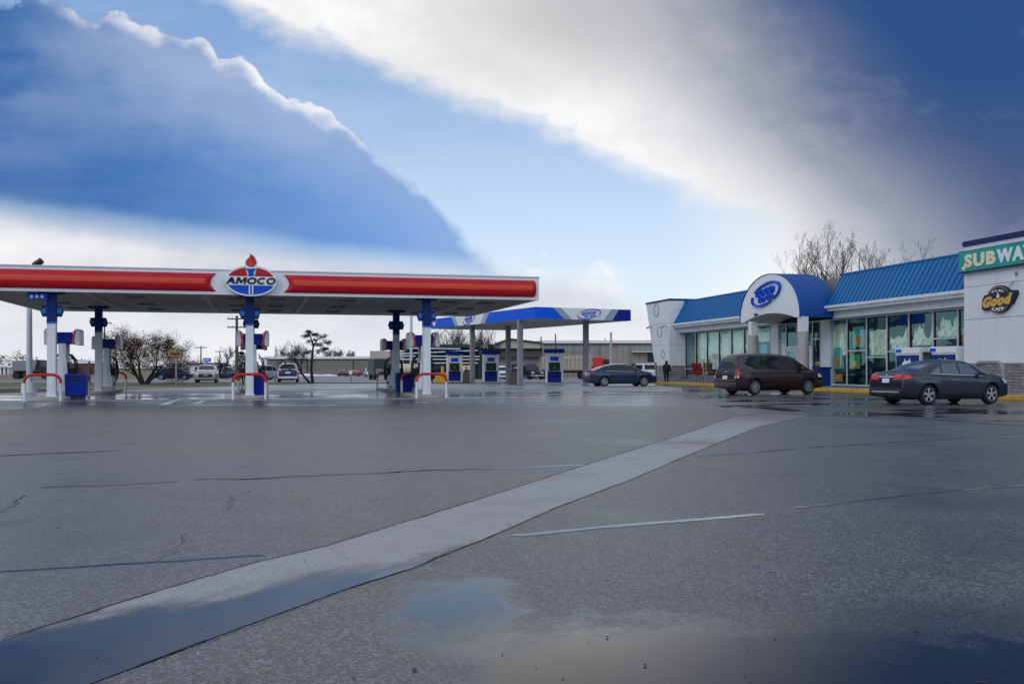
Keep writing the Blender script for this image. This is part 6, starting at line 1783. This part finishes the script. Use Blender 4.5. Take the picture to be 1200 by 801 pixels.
# poles and wires
def util_pole(label, px, y, pyt, r, arms=1, mt='wood_pole', group='poles along the far roads', name='utility_pole'):
    t = thing(name, label, 'pole', (Xat(px, y), y, drop(y)), 0, group); H = Zat(pyt, y) - drop(y)
    m = MB(); m.tube([(0, 0, 0), (0, 0, H)], [r, r * .7], 8); m.build('shaft', M[mt], t)
    for i in range(arms):
        z = H - .35 - i * 1.0; m = MB(); m.b2(-1.1, 1.1, -.07, .07, z - .07, z + .07)
        m.build('crossarm', M[mt], t)
        m = MB()
        for k in (-1, -.5, .5, 1): m.cyl((k, 0, z + .07), (k, 0, z + .25), .04, n=6)
        m.build('insulator', M['galv'], t)
    return t
util_pole('grey utility pole with crossarm beside the torch column', 277.5, 118, 370, .22, 2)
util_pole('thin pole with crossarm seen between the outer columns and the crab apple tree', 122.5, 150, 376, .14, 1)
util_pole('thin far pole with a wide arm above the blue roadside sign', 235.5, 190, 405, .16, 1)
util_pole('thin far pole midway between blue sign and utility pole', 257.5, 230, 410, .14, 1)
util_pole('slender light pole in front of the gabled hall edge', 634, 170, 394, .14, 0)
util_pole('thin pole rising from the warehouse roof line by the pump', 651, 190, 391, .16, 0)
util_pole('stout pale pole in front of the warehouse behind the blue fastback car', 716, 120, 389, .17, 0, 'galv')
util_pole('thin pole over the warehouse roof beside the stout pale one', 709, 230, 396, .12, 0)
util_pole('short dark post on the verge by the outermost rear pump', 104.5, 70, 423, .11, 0)
util_pole('thin far lamp post between two far poles near the bush', 267, 210, 416, .10, 0, 'galv')
util_pole('thin far lamp post standing behind the blue roadside sign', 252, 220, 417, .10, 0, 'galv')
# kerbside snow remains by the tan building
for i, (px, w_, h_, lab) in enumerate(((330, 3.0, .45, 'low heap of old snow behind the white hatchback'), (352, 6.5, .6, 'long heap of old snow under the leaning bare tree'), (384, 3.2, .4, 'small heap of old snow close to the red saloon'))):
    y = 240; m = MB(); q = random.Random(i)
    m.grid(lambda a, b: ((a - .5) * 2 * w_, (b - .5) * 3, h_ * max(0, (1 - (2 * a - 1) ** 2)) * max(0, 1 - (2 * b - 1) ** 2) * q.uniform(.6, 1.2)), 16, 6)
    o = m.build('snow_heap', M['snow']); o.location = (Xat(px, y), y, drop(y) - .02); tag(o, lab, 'snow', 'old snow heaps')

# ------------------------------------------------------------------ trees
def branch(tr, cr, p, d, L_, r, lev, q, opt, tips):
    n = 4 if lev < 2 else 3
    pts = [p]; rs = [r]; dd = d.copy(); c = p.copy()
    for i in range(n):
        jit = Vector((q.uniform(-1, 1), q.uniform(-1, 1), q.uniform(-.6, 1))) * opt.get('wob', .22)
        dd = (dd + jit + Vector((0, 0, opt.get('lift', .08)))).normalized()
        c = c + dd * (L_ / n); pts.append(c.copy()); rs.append(r * (1 - .62 * (i + 1) / n))
    (tr if lev < opt.get('tl', 2) else cr).tube(pts, rs, 6 if lev < 2 else 3, 0, cap=False)
    if lev >= opt['lev']:
        tips.append((c, dd)); return
    k = opt['kids'][min(lev, len(opt['kids']) - 1)]
    for i in range(k):
        f_ = q.uniform(opt.get('f0', .35), 1.0) if i else 1.0
        idx = min(n - 1, int(f_ * n)); base = pts[idx].lerp(pts[idx + 1], f_ * n - idx) if idx < n else pts[-1]
        az = q.uniform(0, 2 * PI); sp = q.uniform(.5, 1.0) * opt.get('spread', .8)
        o = dd.orthogonal().normalized(); o2 = dd.cross(o)
        nd = (dd + (o * math.cos(az) + o2 * math.sin(az)) * sp).normalized()
        branch(tr, cr, base, nd, L_ * q.uniform(.55, .85) * opt.get('shrink', 1), max(opt.get('rmin', .008), rs[min(idx + 1, n)] * q.uniform(.55, .8)), lev + 1, q, opt, tips)
def bare_tree(name, label, px, y, h, seed, group=None, stems=1, lean=Vector((0, 0, 0)), opt=None, mts=('bark', 'twig'), leaf=None, base_z=None, r=.16):
    q = random.Random(seed)
    o = dict(lev=5, kids=(4, 4, 3, 3, 2), spread=.75, wob=.2); o.update(opt or {})
    t = thing(name, label, 'tree', (Xat(px, y), y, drop(y) if base_z is None else base_z), 0, group)
    tr, cr = MB(), MB(); tips = []
    for s in range(stems):
        a = 2 * PI * s / max(1, stems) + q.uniform(-.5, .5); sp = 0.0 if stems == 1 else o.get('stem_spread', .45)
        d = (Vector((math.cos(a) * sp, math.sin(a) * sp, 1)) + lean).normalized()
        branch(tr, cr, Vector((math.cos(a) * .1 * (stems > 1), math.sin(a) * .1 * (stems > 1), -.1)), d, h * o.get('first', .40), r, 0, q, o, tips)
    tr.build('trunk', M[mts[0]], t)
    cr.build('crown', M[mts[1]], t)
    if leaf:
        lf = MB()
        for c, d in tips:
            for k in range(leaf[1]):
                p = c + Vector((q.gauss(0, 1), q.gauss(0, 1), q.gauss(0, .8))) * leaf[2]
                a = q.uniform(0, 6.3); s = q.uniform(.5, 1.2) * leaf[3]
                u = Vector((math.cos(a), math.sin(a), q.uniform(-.8, .8))) * s; w = Vector((-math.sin(a), math.cos(a), q.uniform(-1, 1))) * s * .7
                lf.add([p - u, p + w, p + u, p - w], [(0, 1, 2, 3)])
        lf.build('leaves', M[leaf[0]], t)
    return t
bare_tree('crab_apple_tree', 'broad crab apple tree full of dry red brown leaves on the verge', 169, 74.0, 3.9, 11, stems=4, r=.15,
          opt=dict(lev=4, kids=(5, 4, 4, 3), spread=1.0, lift=.0, first=.46, stem_spread=.8, wob=.25, rmin=.011), leaf=('fruit', 34, .16, .038))
bare_tree('leaning_tree', 'bare grey tree leaning away from the pine with fine drooping twigs', 364.5, 77.0, 5.2, 4, lean=Vector((-.55, 0, 0)), r=.13,
          opt=dict(lev=5, kids=(6, 5, 4, 3, 2), spread=1.1, lift=.0, first=.32, f0=.45, rmin=.012, wob=.2, shrink=.9))
bk_opt = dict(lev=4, kids=(5, 4, 4, 3), spread=.66, lift=.09, first=.40, rmin=.019, wob=.22)
shop_opt = dict(lev=4, kids=(13, 7, 4, 3), spread=.9, lift=.11, first=.78, rmin=.011, wob=.18, f0=.32, shrink=.50)
for i, (px, y, py, lab) in enumerate(((953, 98, 266, 'tall bare tree behind the shop, first past the arched porch'), (976, 101, 262, 'tall bare tree behind the shop, between the porch tree and the dark evergreen'), (1014, 100, 259, 'tallest bare tree behind the ribbed roof, right above the dark evergreen'),
                           (1042, 104, 279, 'bare tree behind the ribbed roof, next to the tallest one'), (1066, 108, 282, 'thin bare tree nearest the teal sign behind the ribbed roof'), (931, 104, 292, 'low spreading bare tree just over the arched porch'))):
    hh = Zat(py, y)
    bare_tree('bare_tree', lab, px, y, hh * (.86 if i != 5 else .72), 30 + i, 'bare trees behind the shop', stems=2 if i in (0, 1, 2, 5) else 1, opt=dict(shop_opt, stem_spread=.20 if i != 5 else .45), r=.15, base_z=0)
for i, (px, y, py, st, lab) in enumerate(((512, 150, 386, 2, 'bare tree behind the green shed next to the front column'), (534, 155, 381, 3, 'bushy bare tree behind the green shed, middle one of three'), (566, 150, 381, 3, 'thick bare tree behind the blue canopy by the grey column'),
                               (266, 140, 396, 1, 'slanting bare tree beside the grey utility pole'), (338, 300, 393, 2, 'pale thin tree behind the tan building near the small spruces'), (392, 300, 402, 3, 'small rounded bare tree beyond the tan building roof near the pine'), (408, 310, 404, 2, 'faint bare tree farthest along the tan building roof'),
                               (765, 260, 390, 2, 'tiny bare tree over the warehouse roof by the shop end block'))):
    hh = Zat(py, y) - drop(y)
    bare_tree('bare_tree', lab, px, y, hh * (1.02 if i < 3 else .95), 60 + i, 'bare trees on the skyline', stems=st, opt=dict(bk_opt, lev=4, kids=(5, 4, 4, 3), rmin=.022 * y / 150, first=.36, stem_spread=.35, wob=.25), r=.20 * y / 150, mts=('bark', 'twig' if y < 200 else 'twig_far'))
def needle_clump(mb, c, rx, rz, n, q, s):
    for k in range(n):
        p = c + Vector((q.gauss(0, .5) * rx, q.gauss(0, .5) * rx, q.gauss(0, .5) * rz))
        a = q.uniform(0, 6.3); u = Vector((math.cos(a), math.sin(a), q.uniform(-.3, .5))) * s * q.uniform(.6, 1.3); w = Vector((-math.sin(a), math.cos(a), q.uniform(-.4, .4))) * s * .35
        mb.add([p - u, p + w, p + u, p - w], [(0, 1, 2, 3)])
# windswept pine with flat pads
y = 78.0; q = random.Random(3)
t = thing('pine_tree', 'windswept dark pine with flat layered pads beside the leaning bare tree', 'tree', (Xat(366.5, y), y, 0)); k = y / F
m = MB(); nd = MB()
trunk = [Vector((0, 0, -.1)), Vector((-.12, 0, 1.1)), Vector((-.05, 0, 2.0)), Vector((0.05, 0, 3.0)), Vector((-.25, 0, 3.8)), Vector((-.45, 0, 4.2))]
m.tube(trunk, [.13, .11, .09, .07, .045, .02], 8)
for (px, py, w_, h_) in ((362, 389, 4, 1.6), (358, 394.5, 7, 1.4), (366, 399, 9, 2.2), (376, 394, 9, 2.4), (383, 401, 7, 2.2), (372, 403, 9, 1.6), (376, 412.5, 10, 3.2), (362, 414, 8, 1.6), (380, 408, 5, 1.4), (369, 391, 5, 1.2)):
    c = Vector(((px - 366.5) * k, q.uniform(-.25, .25), Zat(py, y) + q.uniform(-.08, .08)))
    b = min(trunk, key=lambda v: (v - c - Vector((0, 0, -.25))).length)
    m.tube([b, b.lerp(c, .55) + Vector((0, 0, .06)), c], [.035, .025, .012], 5)
    for j in range(16):
        needle_clump(nd, c + Vector((q.uniform(-1, 1) * w_ * k * .62, q.uniform(-.45, .45), q.uniform(-.7, .9) * h_ * k + .05 * math.sin(j * 2.3))), .17, .10, 50, q, .06)
m.build('trunk', M['bark'], t); nd.build('crown', M['needle'], t)
def spruce(label, px, y, pyt, w_px, seed, base=0.0):
    q = random.Random(seed); t = thing('spruce_tree', label, 'tree', (Xat(px, y), y, drop(y)), 0, 'small dark spruces'); H = Zat(pyt, y) - drop(y); w = w_px * y / F / 2
    m = MB(); m.tube([(0, 0, 0), (0, 0, H)], [.18, .02], 6); m.build('trunk', M['bark'], t)
    nd = MB(); n = 26
    for i in range(n):
        z = H * (.12 + .88 * i / n); rr = w * (1 - i / n) ** .8 + .05
        for j in range(int(5 + 9 * (1 - i / n))):
            a = q.uniform(0, 6.3); f_ = q.uniform(.3, 1.1)
            needle_clump(nd, Vector((math.cos(a) * rr * f_, math.sin(a) * rr * f_, z + q.uniform(-.2, .1) - f_ * .2)), w * .16, w * .10, 9, q, w * .12)
    nd.build('crown', M['needle'], t); return t
spruce('small dark spruce behind the tan building nearest the torch column', 323, 300, 404, 8, 1)
spruce('small dark spruce behind the tan building nearer the leaning tree', 342, 300, 402.5, 7, 2)
spruce('dark evergreen standing among the bare trees behind the ribbed roof', 1007, 99, 296, 14, 3)
def bush(name, label, px, y, pyt, w_px, mt, seed, n=900, s=.10):
    q = random.Random(seed); t = thing(name, label, 'bush', (Xat(px, y), y, drop(y))); H = Zat(pyt, y) - drop(y); w = w_px * y / F / 2
    st = MB(); lf = MB()
    for i in range(14):
        a = q.uniform(0, 6.3); f_ = q.uniform(.1, .8); e = Vector((math.cos(a) * w * f_, math.sin(a) * w * f_, H * q.uniform(.5, .95)))
        st.tube([(0, 0, 0), e * .5 + Vector((0, 0, .1)), e], [.04, .03, .012], 4)
    for i in range(n):
        a = q.uniform(0, 6.3); f_ = math.sqrt(q.random()); z = H * q.uniform(.02, 1) ; lim = math.sqrt(max(0, 1 - (z / H) ** 2.2)) * (1 + .25 * math.sin(a * 3 + seed))
        needle_clump(lf, Vector((math.cos(a) * w * f_ * lim, math.sin(a) * w * f_ * lim, z)), .2, .14, 3, q, s)
    st.build('stems', M['bark'], t); lf.build('foliage', M[mt], t); return t
bush('dark_bush', 'dark rounded evergreen bush beside the utility pole and torch column', 283, 150, 412, 24, 'needle', 5, 1300, .16)
bush('brown_bush', 'brown leafless hedge bush between blue sign and dark evergreen bush', 259, 152, 426.5, 16, 'bush', 6, 900, .14)
bush('brown_bush', 'brown scrub in front of the far pale hall by the torch column', 309, 200, 428, 10, 'bush', 7, 600, .16)
# far woods along the skyline
q = random.Random(21); m = MB()
for i in range(2600):
    px = q.uniform(-260, 300); y = q.uniform(560, 700)
    H = (8.5 if px < 75 else 5.5) + 2.2 * math.sin(px * .09) + 1.2 * math.sin(px * .31 + 1)
    if px > 120: H *= .75
    c = Vector((Xat(px, y), y, drop(y) + q.uniform(0, 1) ** .7 * H))
    needle_clump(m, c, 2.2, 1.2, 3, q, 1.2)
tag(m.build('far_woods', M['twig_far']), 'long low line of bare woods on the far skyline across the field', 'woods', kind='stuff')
q = random.Random(22); m = MB()
for i in range(500):
    px = q.uniform(640, 1300); y = q.uniform(380, 460); c = Vector((Xat(px, y), y, drop(y) + q.uniform(0, 1) * 8))
    needle_clump(m, c, 2.2, 1.2, 3, q, 1.0)
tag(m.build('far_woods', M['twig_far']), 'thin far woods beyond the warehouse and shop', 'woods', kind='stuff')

# ------------------------------------------------------------------ the walking person
def person(label, loc, rz, H=1.74):
    t = thing('person', label, 'person', loc, rz)
    def skin(name, verts, edges, radii, m, root=0, sub=1):
        me = bpy.data.meshes.new(name); me.from_pydata([Vector(v) for v in verts], edges, []); me.materials.append(m)
        o = bpy.data.objects.new(name, me); COL.objects.link(o); o.parent = t
        md = o.modifiers.new('skin', 'SKIN'); md.use_smooth_shade = True
        for v, r in zip(me.skin_vertices[0].data, radii): v.radius = r if isinstance(r, tuple) else (r, r)
        me.skin_vertices[0].data[root].use_root = True
        s = o.modifiers.new('soft', 'SUBSURF'); s.levels = sub; s.render_levels = sub
        return o
    # seen from behind, walking away along local +y, one arm a little out
    V = [(0, 0, .93), (0, .01, 1.10), (0, .02, 1.28), (0, .03, 1.42), (0, .04, 1.50), (0, .055, 1.60), (0, .06, 1.68),
         (.095, .0, .90), (.10, .10, .50), (.10, .05, .10), (.10, .16, .045),
         (-.095, .0, .90), (-.10, -.02, .50), (-.09, -.22, .13), (-.09, -.12, .045),
         (.17, .02, 1.41), (.25, -.04, 1.15), (.34, .06, .93), (.37, .11, .84),
         (-.17, .02, 1.41), (-.23, .03, 1.14), (-.22, .14, .92), (-.21, .18, .83)]
    Ed = [(0, 1), (1, 2), (2, 3), (3, 4), (4, 5), (5, 6), (0, 7), (7, 8), (8, 9), (9, 10), (0, 11), (11, 12), (12, 13), (13, 14), (3, 15), (15, 16), (16, 17), (17, 18), (3, 19), (19, 20), (20, 21), (21, 22)]
    Rr = [(.145, .11), (.13, .105), (.145, .11), (.12, .09), .055, .085, .078, .09, .062, .042, .034, .09, .062, .042, .034, .065, .048, .036, .034, .065, .048, .036, .034]
    skin('body', V, Ed, Rr, M['skin'], 0)
    J = [(0, 0, .86), (0, 0, 1.0), (0, .01, 1.2), (0, .025, 1.40), (0, .035, 1.47), (.17, .02, 1.41), (.25, -.04, 1.15), (.335, .055, .94), (-.17, .02, 1.41), (-.23, .03, 1.14), (-.22, .135, .93)]
    skin('jacket', J, [(0, 1), (1, 2), (2, 3), (3, 4), (3, 5), (5, 6), (6, 7), (3, 8), (8, 9), (9, 10)], [(.29, .22), (.26, .20), (.235, .18), (.20, .145), .075, .088, .072, .056, .088, .072, .056], M['jacket'], 0)
    T = [(0, 0, .92), (.095, 0, .88), (.10, .10, .50), (.10, .05, .12), (-.095, 0, .88), (-.10, -.02, .50), (-.09, -.21, .15)]
    skin('trousers', T, [(0, 1), (1, 2), (2, 3), (0, 4), (4, 5), (5, 6)], [(.16, .13), .105, .078, .058, .105, .078, .058], M['trousers'], 0)
    for s, pts in ((1, [(.10, .03, .06), (.10, .12, .05), (.10, .21, .045)]), (-1, [(-.09, -.24, .085), (-.09, -.15, .055), (-.09, -.07, .045)])):
        skin('shoe', pts, [(0, 1), (1, 2)], [.075, .075, .06], M['shoe'], 0)
    skin('hair', [(0, .055, 1.69), (0, .03, 1.60), (0, -.035, 1.46), (0, -.075, 1.28), (0, -.085, 1.10)], [(0, 1), (1, 2), (2, 3), (3, 4)], [(.10, .105), (.115, .105), (.12, .075), (.125, .05), (.08, .03)], M['hair'], 1, 2)
    # face, on the far side
    f = MB()
    for s in (-1, 1): f.ball((s * .032, .138, 1.62), .011, 8)
    f.build('eye', M['letter_white'], t)
    f = MB(); f.ball((0, .15, 1.59), 1, 8, 0, (.013, .02, .022)); f.ball((0, .135, 1.555), 1, 8, 0, (.026, .008, .007)); f.build('nose_and_mouth', M['skin'], t)
    for s, wx, wy, wz in ((1, .372, .115, .835), (-1, -.21, .185, .825)):
        for k in range(4): 
            h = MB(); h.tube([(wx + (k - 1.5) * .019 * .5, wy + (k - 1.5) * .019, wz), (wx + (k - 1.5) * .012, wy + (k - 1.5) * .02 + .012, wz - .05), (wx - s * .012, wy + (k - 1.5) * .02 + .03, wz - .08 - .008 * (k in (1, 2)))], [.0095, .0085, .007], 6); h.build('finger', M['skin'], t)
        h = MB(); h.tube([(wx - s * .01, wy + .03, wz + .02), (wx - s * .025, wy + .055, wz - .02), (wx - s * .02, wy + .06, wz - .045)], [.011, .010, .008], 6); h.build('thumb', M['skin'], t)
    return t
pp = G(781, 449.8)
person('person in a dark navy jacket with long black hair walking away towards the shop', (pp.x, pp.y, 0), R(-8))
